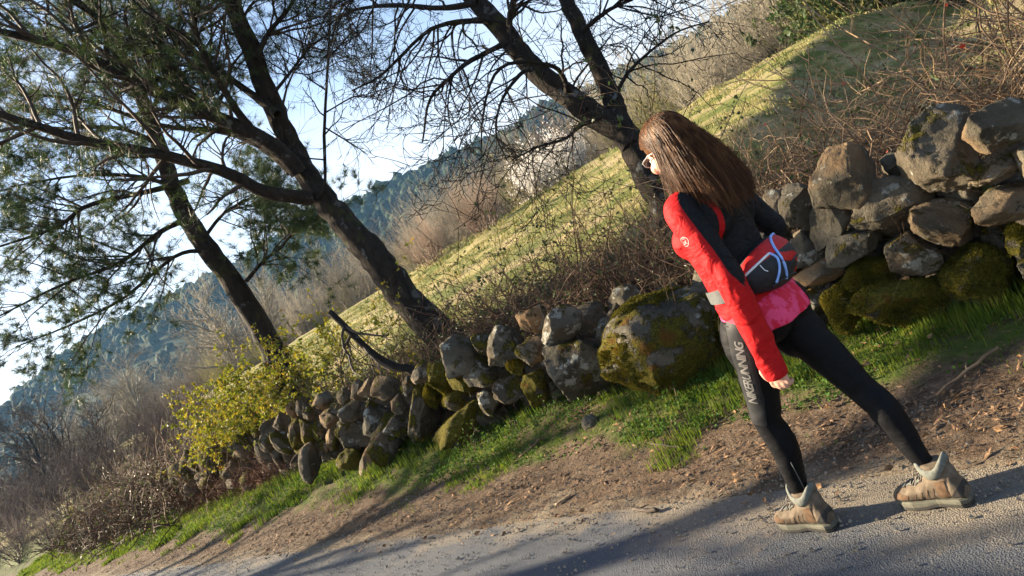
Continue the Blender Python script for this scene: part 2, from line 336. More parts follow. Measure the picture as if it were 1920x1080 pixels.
# ------------------------------------------------------------------ far wooded ridge
def hill_z(x, y):
    r = np.interp(x, [-900, -560, -450, -385, -340, -300, -260, -150, -50, 60, 150, 230, 330, 520, 900], [14, 18, 24, 34, 52, 72, 85, 90, 89, 84, 82, 86, 94, 98, 98])
    f = sstep(150, 520, y); z = -13 + (r + 13) * (f ** 1.15) - np.maximum(y - 540, 0) * .12
    return z + f * 4 * n2(x, y, .012, 31, 3)
hx = np.linspace(-900, 900, 150); hy = np.linspace(150, 760, 70); HX, HY = np.meshgrid(hx, hy, indexing='ij')
kk = np.arange(HX.size).reshape(HX.shape)
mb = MB(); mb.add(np.stack([HX.ravel(), HY.ravel(), hill_z(HX.ravel(), HY.ravel())], 1), np.stack([kk[:-1, :-1], kk[1:, :-1], kk[1:, 1:], kk[:-1, 1:]], -1).reshape(-1, 4))
mb.build('hill', M['forest'], kind='structure')
def ico(sub):
    bm = bmesh.new(); bmesh.ops.create_icosphere(bm, subdivisions=sub, radius=1.0); bm.verts.ensure_lookup_table()
    V = np.array([v.co[:] for v in bm.verts]); F = np.array([[v.index for v in f.verts] for f in bm.faces]); bm.free(); return V, F
ICO = {k: ico(k) for k in (1, 2, 3, 4, 5)}
rng = np.random.default_rng(7)
def canopy(px, py, pz, r, rng, sub=1, squash=1.15):
    V, F = ICO[sub]; n = len(px); K = len(V)
    P = V[None] * r[:, None, None] * (1 + .3 * rng.normal(0, 1, (n, K, 1)).clip(-1.6, 1.6)); P[:, :, 2] *= squash
    P += np.stack([px, py, pz], 1)[:, None]; return P.reshape(-1, 3), (F[None] + (np.arange(n) * K)[:, None, None]).reshape(-1, 3)
n = 11000; cx = rng.uniform(-560, 360, n); cy = 560 - 330 * rng.uniform(0, 1, n) ** 1.3; r = rng.uniform(1.3, 3.2, n)
kp = n2(cx, cy, .02, 37, 3) > -.75; cx, cy, r = cx[kp], cy[kp], r[kp] * (1 + .45 * n2(cx, cy, .05, 38, 2)[kp]).clip(.5, 1.7); n = len(cx)
V, F = canopy(cx, cy, hill_z(cx, cy) + r * .8, r, rng); mb = MB(); mb.add(V, F); mb.build('forest', M['forest'], smooth=True, kind='stuff')

# ------------------------------------------------------------------ grass, litter
rng = np.random.default_rng(11)
def scatter(n, s0, s1, t0, t1, dens, rng, pw=1.0):
    s = s0 + (s1 - s0) * rng.uniform(0, 1, n) ** pw; t = rng.uniform(t0, t1, n); k = rng.uniform(0, 1, n) < dens(s, t); return s[k], t[k]
def gedge(s): return 3.40 + .15 * n2(s, s * 0, .9, 41, 3) + .25 * sstep(6, 10, s) * 0
def vd(s, t):
    c = n2(s, t, 2.6, 43, 3); return sstep(-.12, .3, t - gedge(s) + c * .45) * (.12 + .88 * sstep(-.3, .4, n2(s, t, 1.3, 47, 3)))
s, t = scatter(260000, -.5, 27, 3.1, 4.7, vd, rng, 1.5)
tall = 1 + .95 * n2(s, t, 1.7, 48, 2); d = np.hypot(s, t)
h = rng.uniform(.018, .055, len(s)) * tall.clip(.5, 2) * (1 + .6 * sstep(3.8, 4.2, t)); h = h * (1 + .5 * sstep(5, 10, s)); w = rng.uniform(.003, .006, len(s)) * np.maximum(1, d / 5)
V, F = blades(on_ground(s, t), h, w, h * rng.uniform(.2, 1.0, len(s)), rng); mb = MB(); mb.add(V, F); mb.build('verge_grass', M['grass'], smooth=False, kind='stuff')
# long tufts against the wall
s, t = scatter(520, -.3, 22, 3.8, 4.25, lambda s, t: .25 + sstep(0, .6, n2(s, t, 1.1, 53, 2)), rng, 1.3); rep = 16
s = np.repeat(s, rep) + rng.normal(0, .03, len(s) * rep); t = np.repeat(t, rep) + rng.normal(0, .03, len(t) * rep)
h = rng.uniform(.05, .15, len(s)); V, F = blades(on_ground(s, t), h, rng.uniform(.003, .006, len(s)), h * rng.uniform(.3, 1.1, len(s)), rng)
mb = MB(); mb.add(V, F); mb.build('tall_grass', M['grass'], smooth=False, kind='stuff')
# small broad-leaved weeds on the verge
s, t = scatter(5200, -.3, 16, 3.45, 4.3, lambda s, t: sstep(.0, .5, n2(s, t, 1.6, 57, 2)) * .9 + .05, rng, 1.3); rep = 6
s = np.repeat(s, rep) + rng.normal(0, .02, len(s) * rep); t = np.repeat(t, rep) + rng.normal(0, .02, len(t) * rep)
P = on_ground(s, t); P[:, 2] += rng.uniform(.01, .05, len(s)); dd = rng.normal(0, 1, (len(s), 3)); dd[:, 2] = np.abs(dd[:, 2]) * .6
V, F = leaf_quads(P, dd, rng.uniform(.012, .03, len(s)), rng, .75); mb = MB(); mb.add(V, F); mb.build('verge_weeds', M['herb'], smooth=False, kind='stuff')
# field grass, thinning out with distance
def fd(s, t): return (.15 + .85 * sstep(-.4, .3, n2(s, t, .5, 61, 3))) * (.25 + .75 * sstep(.25, -.15, n2(s * .16, t * 1.15, 1.0, 19, 3))) * np.where(t > 4.75, 1, 0)
s1_, t1_ = scatter(135000, -2, 34, 4.8, 22.5, fd, rng, 1.2); d = np.hypot(s1_, t1_)
h = rng.uniform(.03, .075, len(s1_)) * (1 + .5 * n2(s1_, t1_, .8, 62, 2)).clip(.5, 2); w = rng.uniform(.007, .012, len(s1_)) * np.maximum(1, d / 9)
V, F = blades(on_ground(s1_, t1_), h, w, h * rng.uniform(.4, 1.3, len(s1_)), rng); mb = MB(); mb.add(V, F); mb.build('field_grass', M['field_grass'], smooth=False, kind='stuff')
# coarse tufts standing up out of the field
s, t = scatter(2600, -1, 26, 5.2, 21, lambda s, t: .15 + .85 * sstep(-.1, .5, n2(s, t, .45, 65, 2)), rng, 1.2); rep = 13; d = np.repeat(np.hypot(s, t), rep); hs = np.repeat(rng.uniform(.5, 1.3, len(s)), rep)
s = np.repeat(s, rep) + rng.normal(0, .05, len(s) * rep); t = np.repeat(t, rep) + rng.normal(0, .05, len(t) * rep)
h = rng.uniform(.08, .20, len(s)) * hs; V, F = blades(on_ground(s, t), h, rng.uniform(.006, .011, len(s)) * np.maximum(1, d / 10), h * rng.uniform(.4, 1.2, len(s)), rng)
mb = MB(); mb.add(V, F); mb.build('field_tufts', M['field_grass'], smooth=False, kind='stuff')
# needle litter and wood chips between road and grass
def ld(s, t):
    c = n2(s, t, 1.5, 71, 3); return np.exp(-((t - 3.14) / .27) ** 2) * (.25 + .75 * sstep(-.3, .4, c)) + .06 * sstep(2.2, 2.9, t) + .10 * sstep(3.4, 3.6, t)
s, t = scatter(90000, -1, 22, 2.2, 4.3, ld, rng, 1.4); n = len(s); P = on_ground(s, t); P[:, 2] += rng.uniform(.006, .016, n); a = rng.uniform(0, 2 * np.pi, n)
L = rng.uniform(.008, .04, n) * rng.choice([1, 1, 1, 1.8], n); W = L * rng.uniform(.08, .3, n); D = np.stack([np.cos(a), np.sin(a), rng.normal(0, .22, n)], 1); Sd = np.stack([-np.sin(a), np.cos(a), rng.normal(0, .4, n)], 1)
V = np.stack([P - D * L[:, None] / 2, P + Sd * W[:, None] / 2, P + D * L[:, None] / 2, P - Sd * W[:, None] / 2], 1)
mb = MB(); mb.add(V, np.arange(n * 4).reshape(n, 4)); mb.build('needle_litter', M['chips'], smooth=False, kind='stuff')
# grit on the road's dusty edge
s, t = scatter(26000, -1, 12, 1.4, 3.4, lambda s, t: .12 + .88 * sstep(1.9, 2.8, t), rng, 1.3); n = len(s)
r = rng.uniform(.0015, .0055, n) * rng.choice([1, 1, 1, 2.0], n); TV = np.array([[1, 1, 1], [-1, -1, 1], [-1, 1, -1], [1, -1, -1]]) / 1.7; TF = np.array([[0, 1, 2], [0, 3, 1], [0, 2, 3], [1, 3, 2]])
G = on_ground(s, t); G[:, 2] = np.where(t < 2.9, np.maximum(G[:, 2], .002), G[:, 2]) + r * .5
V = TV[None] * r[:, None, None] * rng.uniform(.6, 1.4, (n, 4, 1)) + G[:, None]
mb = MB(); mb.add(V, (TF[None] + (np.arange(n) * 4)[:, None, None]).reshape(-1, 3)); mb.build('gravel', simple('pale_grit', [(.3, (.12, .10, .075)), (.5, (.28, .24, .18)), (.7, (.42, .37, .29))], 70, .9, .15), smooth=False, kind='stuff')
# fallen leaves
s, t = scatter(1500, -.5, 12, 2.6, 4.4, lambda s, t: .3 + .5 * sstep(3.2, 3.8, t), rng, 1.3); n = len(s); P = on_ground(s, t); P[:, 2] += .016
D = np.stack([rng.normal(0, 1, n), rng.normal(0, 1, n), rng.normal(0, .2, n)], 1); V, F = leaf_quads(P, D, rng.uniform(.02, .05, n), rng, .6)
mb = MB(); mb.add(V, F); mb.build('fallen_leaves', M['dry_leaf'], smooth=False, kind='stuff')
# single sticks lying on the verge
def stick(px, py, ang, L, r, label, m='twig', t=3.2):
    p = at_t(px, py, 3.2); d = ray(px, py); k = -(CAMH - .03) / d.z; p = CAMP + d * k
    s0, t0 = (p.y - p.x) * S2, (p.x + p.y) * S2; a = np.linspace(-.5, .5, 7) * L; c, q = math.cos(ang), math.sin(ang)
    ss = s0 + a * c + rng.normal(0, .006, 7); ts = t0 + a * q + rng.normal(0, .006, 7); G = on_ground(ss, ts); G[:, 2] = np.maximum(G[:, 2], 0.004) + r * 1.0 + .003
    G -= np.array([*st2xy(s0, t0), 0]) + np.array([0, 0, G[:, 2].min()]); z0 = gz(s0, t0)
    V, F = tubes(G, np.linspace(r, r * .55, 7), 6, cap=True); mb = MB(); mb.add(V, F)
    if L > .2: V, F = tubes(spline([G[3], G[3] + np.array([.02, .03, .012]), G[3] + np.array([.05, .055, .01])], 4), np.linspace(r * .6, r * .3, 4), 5, cap=True); mb.add(V, F)
    o = mb.build('stick', M[m], label=label, cat='stick', group='sticks lying on the verge'); o.location = (*st2xy(s0, t0), max(z0, 0) + r)
stick(1205, 950, .25, .19, .013, 'short dark stick lying on the sandy road edge before the left boot')
stick(1250, 845, .35, .34, .008, 'thin dark bent stick standing out of the litter below the grass', 'twig')
stick(1005, 862, -1.0, .22, .010, 'pale bare stick lying along the lower edge of the grass', 'tan_twig')
stick(1055, 932, -1.1, .12, .011, 'small tan wood piece in the needle litter at mid road edge', 'tan_twig')
stick(1820, 712, -1.0, .38, .008, 'long straw-coloured twig across the grass right of the walker', 'tan_twig')

# ------------------------------------------------------------------ air
haze = MB(); hv = np.array([[x, y, z] for z in (-30.0, 116.0) for y in (-660, 1150) for x in (-1010, 1010)], float)
haze.add(hv, np.array([[0, 2, 3, 1], [4, 5, 7, 6], [0, 1, 5, 4], [2, 6, 7, 3], [0, 4, 6, 2], [1, 3, 7, 5]]))
hm = bpy.data.materials.new('valley_haze'); hm.use_nodes = True; hm.node_tree.nodes.remove(hm.node_tree.nodes['Principled BSDF'])
pv = hm.node_tree.nodes.new('ShaderNodeVolumePrincipled'); pv.inputs['Color'].default_value = (.28, .58, 1.0, 1); pv.inputs['Density'].default_value = .00018; pv.inputs['Anisotropy'].default_value = .2
hm.node_tree.links.new(pv.outputs[0], hm.node_tree.nodes['Material Output'].inputs['Volume'])
HAZE = haze.build('haze', hm, smooth=False, kind='stuff')
# ------------------------------------------------------------------ dry stone wall
def rock(rx, ry, rz, seed, sub=4, cuts=10, rough=1.0, keep=(.55, .85)):
    g = np.random.default_rng(seed); V, F = ICO[sub]; p = V.copy()
    for _ in range(cuts):
        q = nrm(g.normal(0, 1, 3)); dd = g.uniform(*keep); over = np.maximum(p @ q - dd, 0); p = p - over[:, None] * q[None] * .97
    p = p / np.abs(p).max(0); o = seed * 7.31
    p = p * (1 + rough * (.13 * fbm(p * 1.3 + o, seed, 2) + .060 * fbm(p * 4.5 + o, seed + 5, 3))[:, None])
    if sub >= 3: p = p + nrm(p) * (rough * .030 * fbm(p * 14 + o, seed + 9, 2))[:, None]
    return p * np.array([rx, ry, rz]), F
def stone_obj(name, c, rx, ry, rz, axes, seed, parent=None, moss=.3, lichen=.2, warm=0.0, sub=4, cuts=10, rough=1.0, keep=(.62, .9), **k):
    V, F = rock(rx, ry, rz, seed, sub, cuts, rough, keep); mb = MB(); mb.add(V, F)
    o = mb.build(name, M['stone'], parent, smooth=True, **k)
    m = Matrix((axes[0], axes[1], axes[2])).transposed().to_4x4(); m.translation = Vector(c); o.matrix_world = m
    if parent: o.matrix_parent_inverse = Matrix.Identity(4); o.matrix_basis = parent.matrix_basis.inverted() @ m
    o['moss'] = float(moss); o['lichen'] = float(lichen); o['warm'] = float(warm); o['moss_top'] = .12; return o
CAMF = _F.copy()
TW = 4.08
def px_stone(zx, zy, hw, hh, rot, zoom, depth=.0, moss=.3, lichen=.2, warm=0.0, seed=1, dr=.85, name='stone', parent=None, **k):
    ox, oy, sc = zoom; px, py, a, b = ox + zx / sc, oy + zy / sc, hw / sc, hh / sc
    p = at_t(px, py, TW + depth); dist = (p - CAMP).dot(CAMF); f = dist / FPX; a *= f * 1.2; b *= f * 1.2; r = math.radians(rot)
    X = CAMX * math.cos(r) + CAMY * math.sin(r); Z = -CAMX * math.sin(r) + CAMY * math.cos(r); Y = CAMF
    ry = dr * .5 * (a + b); p = p + ray(px, py) * ry * .55
    return stone_obj(name, p, a, ry, b, (X, Z.cross(X), Z), seed, parent, moss, lichen, warm, **k)
wall = empty('stone_wall', (*st2xy(4, 4.1), .2), 0, 'mossy dry stone wall of rough field stones running beside the road', 'wall')
bpy.context.view_layer.update()
Z3 = (1420, 150, 2.16); Z4 = (750, 500, 2.7); Z5 = (450, 600, 3.272)
#   zoom, x, y, half w, half h, rot, depth, moss, lichen, warm
LIST = [
 (Z3, 940, 185, 142, 100, 8, -.10, .0, .35, .5), (Z3, 715, 325, 132, 190, -8, -.02, .25, .3, .1), (Z3, 985, 345, 125, 62, 30, .05, .35, .1, .3),
 (Z3, 835, 400, 80, 95, 10, .16, .1, .2, 0), (Z3, 1010, 495, 140, 75, 14, .0, .25, .1, .4), (Z3, 355, 405, 122, 122, -20, -.02, .0, .5, .5),
 (Z3, 190, 495, 75, 92, -20, .02, .15, .5, .1), (Z3, 295, 585, 80, 95, -10, .0, .0, .3, .8), (Z3, 530, 510, 138, 112, 12, .02, .3, .3, .1),
 (Z3, 395, 665, 122, 66, 20, -.03, .2, .3, .4), (Z3, 750, 592, 138, 102, -14, .0, .35, .2, .3), (Z3, 612, 712, 108, 86, -12, -.02, .3, .45, .2),
 (Z3, 450, 778, 92, 62, 10, .0, .75, 0, .3), (Z3, 585, 880, 185, 100, 8, -.08, 1.0, 0, 0), (Z3, 345, 920, 66, 92, 10, -.05, .9, 0, 0),
 (Z3, 925, 775, 155, 116, 10, .02, .75, 0, 0), (Z3, 262, 778, 100, 46, 28, .0, .1, .2, .9), (Z3, 196, 690, 74, 66, 0, .04, .1, .4, 0),
 (Z3, 88, 540, 84, 78, 0, .10, .1, .2, .2), (Z3, 560, 335, 62, 60, 0, .25, .1, .2, 0), (Z3, 1075, 640, 60, 80, 0, -.03, .8, 0, 0), (Z3, 1010, 640, 130, 80, 5, .16, .2, .1, 0),
 (Z3, 460, 590, 80, 70, 0, .22, .1, .1, 0), (Z3, 690, 470, 70, 70, 0, .25, .1, .1, 0), (Z3, 1180, 330, 120, 110, 10, .02, .2, .3, .2), (Z3, 1200, 540, 130, 95, 0, .0, .4, .2, .2), (Z3, 1210, 760, 150, 120, 0, -.03, .6, .1, 0),
 (Z3, 780, 900, 110, 70, 0, .04, .6, 0, 0), (Z3, 90, 660, 80, 70, 0, .12, .2, .2, .2), (Z3, 100, 800, 110, 90, 0, .08, .4, .2, .2), (Z3, 250, 880, 90, 80, 0, .12, .5, .1, 0), (Z3, 230, 600, 60, 60, 0, .2, .1, .1, .3), (Z3, 470, 690, 70, 70, 0, .25, .1, .1, 0), (Z3, 880, 560, 80, 80, 0, .25, .1, .1, 0),
 (Z4, 670, 280, 76, 70, -15, .02, .1, .6, .9), (Z4, 825, 305, 100, 96, 15, -.02, .0, 1.0, .1), (Z4, 1155, 148, 72, 62, 0, .15, .2, .5, .2), (Z4, 1105, 245, 62, 62, 0, .16, .1, .3, 0),
 (Z4, 880, 490, 178, 132, -38, -.08, .25, .5, .1), (Z4, 685, 415, 84, 76, 10, .0, .3, .5, .9), (Z4, 520, 422, 96, 104, 25, -.02, .15, .6, .2), (Z4, 303, 445, 98, 98, 10, -.03, .15, .2, 0),
 (Z4, 425, 395, 70, 60, 20, .03, .4, .8, 0), (Z4, 405, 550, 80, 86, 0, -.02, .3, .3, 0), (Z4, 205, 560, 66, 80, 0, -.02, 1.0, 0, 0), (Z4, 590, 490, 42, 55, 0, .03, .85, 0, 0),
 (Z4, 545, 630, 80, 78, -20, -.02, .25, .4, .2), (Z4, 680, 600, 68, 92, -10, .0, .85, 0, 0), (Z4, 295, 680, 76, 76, 0, .03, .65, 0, 0), (Z4, 320, 800, 175, 92, 42, -.10, .9, .1, 0),
 (Z4, 95, 780, 58, 165, -6, -.06, .45, .3, .1), (Z4, 165, 650, 45, 70, 0, .04, .8, 0, 0), (Z4, 112, 535, 54, 52, 20, .02, .2, .5, .3), (Z4, 318, 590, 84, 46, -40, -.03, .95, 0, 0),
 (Z4, 1110, 290, 46, 48, 0, .0, .9, 0, 0), (Z4, 1672, 330, 60, 110, 0, -.02, .5, .3, .2), (Z4, 1055, 350, 80, 84, 0, .14, .2, .3, 0), (Z4, 445, 690, 58, 56, 0, .0, .3, .6, .4),
 (Z4, 760, 480, 60, 70, 0, .2, .2, .1, 0), (Z4, 610, 580, 60, 60, 0, .2, .2, .1, 0), (Z4, 440, 470, 60, 60, 0, .2, .3, .1, 0), (Z4, 230, 640, 60, 80, 0, .18, .3, .1, 0), (Z4, 150, 760, 60, 90, 0, .2, .2, .1, 0), (Z4, 480, 760, 80, 50, 0, .1, .3, .1, 0), (Z4, 980, 420, 90, 70, 0, .2, .1, .3, 0), (Z4, 1040, 560, 70, 80, 0, .14, .4, .3, 0),
 (Z5, 965, 520, 48, 66, -10, .0, .0, .4, .6), (Z5, 670, 565, 78, 58, 45, -.03, .0, .3, .5), (Z5, 815, 612, 80, 106, 5, .02, .1, .7, 0), (Z5, 690, 697, 98, 86, 10, -.02, .25, .5, .1),
 (Z5, 680, 845, 86, 86, 20, -.10, .8, .1, 0), (Z5, 893, 760, 84, 158, -14, -.08, .5, .1, .3), (Z5, 797, 862, 52, 112, -12, -.14, .1, .3, .9), (Z5, 350, 690, 44, 96, 0, .0, .5, .1, .3),
 (Z5, 430, 692, 52, 84, 15, -.02, .6, .1, .3), (Z5, 565, 712, 36, 78, -8, .0, .3, .2, .5), (Z5, 320, 548, 30, 54, 10, .04, .0, .2, .8), (Z5, 375, 535, 32, 54, 12, .05, .0, .3, .7), (Z5, 422, 572, 36, 56, 10, .03, .1, .2, .7),
 (Z5, 560, 592, 72, 64, 15, .03, .2, .2, .4), (Z5, 640, 470, 42, 46, 0, .05, .1, .3, .5), (Z5, 722, 432, 48, 62, 0, .05, .1, .3, .3), (Z5, 792, 420, 62, 62, 0, .04, .1, .3, .4), (Z5, 902, 432, 82, 82, 0, .05, .1, .3, .3),
 (Z5, 1045, 405, 46, 54, 0, .03, .2, .4, .2), (Z5, 500, 500, 62, 54, 0, .06, .1, .2, .5), (Z5, 520, 782, 44, 44, 0, -.03, .2, .1, .9), (Z5, 490, 672, 32, 62, 0, .03, .3, .2, .5), (Z5, 260, 640, 52, 62, 0, .05, .4, .1, .3),
 (Z5, 200, 660, 60, 62, 0, .06, .3, .1, .3), (Z5, 255, 762, 66, 52, -25, -.02, .5, .1, .3), (Z5, 960, 645, 66, 62, 0, .02, .3, .5, .2), (Z5, 170, 740, 50, 60, 0, .06, .3, .1, .2), (Z5, 1030, 620, 50, 80, 0, .14, .2, .2, 0), (Z5, 620, 640, 60, 60, 0, .15, .2, .2, .2), (Z5, 740, 780, 60, 60, 0, .15, .3, .2, 0), (Z5, 480, 590, 60, 60, 0, .18, .2, .2, .3), (Z5, 610, 800, 60, 60, 0, .08, .5, .1, .2), (Z5, 900, 600, 60, 60, 0, .16, .1, .2, .2), (Z5, 390, 800, 50, 44, 0, .02, .5, .1, .2),
]
for i, (zm, x, y, a, b, r, dp, mo, li, wa) in enumerate(LIST):
    big = max(a, b) / zm[2] > 38
    ang = i in (0, 5, 7, 9, 16)
    px_stone(x, y, a, b, r, zm, dp, mo + (0 if zm is Z3 else .14), li, wa, seed=101 + i, parent=wall, sub=5 if big and i < 60 else 4, cuts=16 if ang else 19, keep=(.48, .74) if ang else (.50, .80), rough=.6 if ang else .85)
# the far, overgrown end of the wall: rows of copies sharing a few meshes
rng = np.random.default_rng(23); protos = []
for j in range(7):
    V, F = rock(1, .9, .8, 300 + j, 3, 10, .9); mb = MB(); mb.add(V, F); protos.append(mb.mesh('stone', M['stone']))
def wall_copy(s, t, z, r, moss, warm=.3):
    o = bpy.data.objects.new('stone', protos[rng.integers(7)]); COL.objects.link(o); o.parent = wall
    p = P3(s, t, z) - wall.location; o.location = p; o.rotation_euler = rng.uniform(0, 6.28, 3); o.scale = Vector((r * rng.uniform(.8, 1.3), r * rng.uniform(.8, 1.1), r * rng.uniform(.7, 1.0)))
    o['moss'] = moss; o['lichen'] = .2; o['warm'] = warm; o['moss_top'] = .12
for s in np.arange(10.6, 24, .42):
    for lev in range(3):
        wall_copy(s + rng.uniform(-.15, .15), 4.45 + rng.uniform(-.08, .1) + .05 * lev, float(np.interp(s, ZB_S, ZB)) + .1 + lev * .27, rng.uniform(.16, .26), rng.uniform(.1, .7), rng.uniform(0, .6))
for s in np.arange(-1.6, 10.6, .36):                            # hearting seen through the gaps
    zb = float(np.interp(s, ZB_S, ZB))
    for lev in range(2): wall_copy(s + rng.uniform(-.1, .1), 4.5, zb + .12 + lev * .28 , rng.uniform(.2, .26), .2, .2)
# earth packed behind the stones
ss = np.linspace(-3, 25, 120); pts = []
for q in ss:
    zb = float(np.interp(q, ZB_S, ZB)); pts.append([P3(q, 4.42, zb - .1), P3(q, 4.40, zb + .30 + .05 * math.sin(q * 3)), P3(q, 4.9, .58)])
pa = np.array([[tuple(c) for c in r] for r in pts]); pa += rng.normal(0, .015, pa.shape); ix = np.arange(360).reshape(120, 3)
mb = MB(); mb.add(pa, np.stack([ix[:-1, :-1], ix[:-1, 1:], ix[1:, 1:], ix[1:, :-1]], -1).reshape(-1, 4))
mb.build('earth_core', simple('damp_earth', [(.3, (.03, .02, .012)), (.7, (.075, .05, .03))], 12, .95, .1, bs=30, bd=.02), wall)

# boulders and loose stones that stand on their own
bd = px_stone(1372, 372, 325, 232, 22, Z4, -.12, .85, .3, .0, seed=77, dr=.8, name='boulder', sub=5, cuts=7, keep=(.78, .95), rough=.75,
         label='huge rounded grey boulder half covered with moss in the wall beside the walker', cat='boulder')
for a in ((Z5, 432, 880, 56, 108, 6, -.22, .15, .2, .5, 'upright pointed stone standing alone in the bright grass left of the wall', 90),
          (Z4, 972, 792, 44, 36, 0, -.30, .0, .9, .0, 'small pale grey stone lying in the verge grass below the boulder', 91)):
    px_stone(*a[1:6], a[0], a[6], a[7], a[8], a[9], seed=a[11], name='loose_stone', label=a[10], cat='stone', group='loose stones in the verge', sub=4)
# moss cushions on the boulder, as tiny blades
def moss_on(o, n, rng, thr, up=.0, seed=3):
    me = o.data; mw = np.array(o.matrix_world); V = np.array([v.co[:] for v in me.vertices]) @ mw[:3, :3].T + mw[:3, 3]
    F = np.array([p.vertices[:] for p in me.polygons]); A, B, C = V[F[:, 0]], V[F[:, 1]], V[F[:, 2]]; N = np.cross(B - A, C - A); ar = np.linalg.norm(N, axis=1); N = N / ar[:, None]
    vis = (N @ np.array([-.7, -.7, .5]) > -.45); w = ar * vis; fi = rng.choice(len(F), n, p=w / w.sum()); u, v = rng.uniform(0, 1, (2, n)); fl = u + v > 1; u[fl] = 1 - u[fl]; v[fl] = 1 - v[fl]
    P = A[fi] + (B - A)[fi] * u[:, None] + (C - A)[fi] * v[:, None]; nn = N[fi]
    k = fbm(P * 3.4, seed, 4) + .25 * fbm(P * 16, seed + 3, 2) + up * nn[:, 2] > thr; P, nn = P[k], nn[k]; m = len(P)
    d = nrm(nn + rng.normal(0, .5, (m, 3))); h = rng.uniform(.008, .022, m); V2, F2 = leaf_quads(P - nn * .003, d, h, rng, .35)
    inv = np.linalg.inv(mw); V2 = V2 @ inv[:3, :3].T + inv[:3, 3]; mb = MB(); mb.add(V2, F2); return mb
M['moss'] = simple('moss_tips', [(.3, (.04, .038, .006)), (.5, (.10, .09, .011)), (.66, (.18, .14, .016)), (.78, (.15, .065, .012))], 7, .8, .1, trans=.25)
bpy.context.view_layer.update()
bd['moss_top'] = -.22
moss_on(bd, 70000, rng, -.14, -.5).build('moss', M['moss'], bd, smooth=False, kind='stuff')
for o in [c for c in wall.children if c.name.startswith('stone') and c['moss'] > .6 and len(c.data.vertices) > 600][:14]:
    moss_on(o, 9000, rng, -.1, .1).build('moss', M['moss'], o, smooth=False, kind='stuff')
# ------------------------------------------------------------------ trees
def bumpy_trunk(path, rad, k, rng, seed):
    V, F = tubes(path, rad, k); n = nrm(V - np.repeat(path, k, 0)); d = .10 * fbm(V * np.array([9, 9, 4.0]), seed, 3) + .05 * fbm(V * 26, seed + 2, 2)
    return V + n * d[:, None] * np.repeat(rad, k)[:, None], F
def limb(root, name, pts, r0, r1, rng, m, seed, n=26, k=12, flare=0):
    p = spline(pts, n); rad = np.linspace(r0, r1, n); L = np.linalg.norm(p[-1] - p[0])
    if flare: rad = rad * (1 + flare * np.exp(-np.linspace(0, L, n) / .35))
    p[1:-1] += rng.normal(0, r0 * .035, (n - 2, 3)); V, F = bumpy_trunk(p, rad, k, rng, seed); mb = MB(); mb.add(V, F)
    o = mb.build(name, m, root); o.matrix_parent_inverse = Matrix.Translation(-root.location); return p[None], rad[None]
def px_path(pts, y, dy=0):
    n = len(pts); return [at_y(a, b, y + dy * i / max(n - 1, 1)) for i, (a, b) in enumerate(pts)]
def twigs(root, sets, rng, m, name='twigs', lv=((9, .9, .45, 7, .20, 0.0, (.5, 1.1)), (8, .45, .4, 6, .22, .02, (.4, 1.0)), (5, .22, .5, 4, .2, .04, (.4, 1.0))), rmin=.0022, kk=(4, 3, 3), lo=.15, rscale=.55):
    """levels of finer branching grown from limbs; returns tips of the last two levels"""
    mb = MB(); out = []
    cur = sets
    for li, (cnt, L, lv_, n, wob, grav, ang) in enumerate(lv):
        nxt = []
        for P, R in cur:
            st, d, r, idx = spawn(P, R, cnt, rng, lo, 1.0, ang)
            ln = L * rng.uniform(1 - lv_, 1 + lv_, len(st)); rr = np.clip(r * rscale, rmin, .028 / (1 + 1.6 * li))
            C = curves(st, d, ln, n, rng, wob, grav); T = taper(rr, n, .35); V, F = tubes(C, T, kk[min(li, 2)]); mb.add(V, F); nxt.append((C, T))
        cur = [(np.concatenate([c[0] for c in nxt]), np.concatenate([c[1] for c in nxt]))]; out.append(cur[0])
    o = mb.build(name, m, root, kind='stuff'); o.matrix_parent_inverse = Matrix.Translation(-root.location); return out
def needle_tufts(root, C, rng, per, L=.10, w=.0042, keep=1.0, m='needles', name='crown'):
    tips = np.concatenate([C[:, -1], C[:, max(0, C.shape[1] - 2)], C[:, C.shape[1] // 2]]); dirs = np.concatenate([nrm(C[:, -1] - C[:, -2])] * 3)
    k = rng.uniform(0, 1, len(tips)) < keep; tips, dirs = tips[k], dirs[k]
    P = np.repeat(tips, per, 0) + rng.normal(0, .012, (len(tips) * per, 3)); D = nrm(np.repeat(dirs, per, 0) * .55 + rng.normal(0, .62, (len(tips) * per, 3)) + np.array([0, 0, .12]))
    S = nrm(np.cross(D, rng.normal(0, 1, D.shape))) * w / 2; ln = L * rng.uniform(.6, 1.2, len(P))[:, None]; n = len(P)
    V = np.stack([P - S, P + S, P + D * ln], 1); mb = MB(); mb.add(V, np.arange(n * 3).reshape(n, 3))
    o = mb.build(name, M[m], root, smooth=False, kind='stuff'); o.matrix_parent_inverse = Matrix.Translation(-root.location); return o
rng = np.random.default_rng(31)
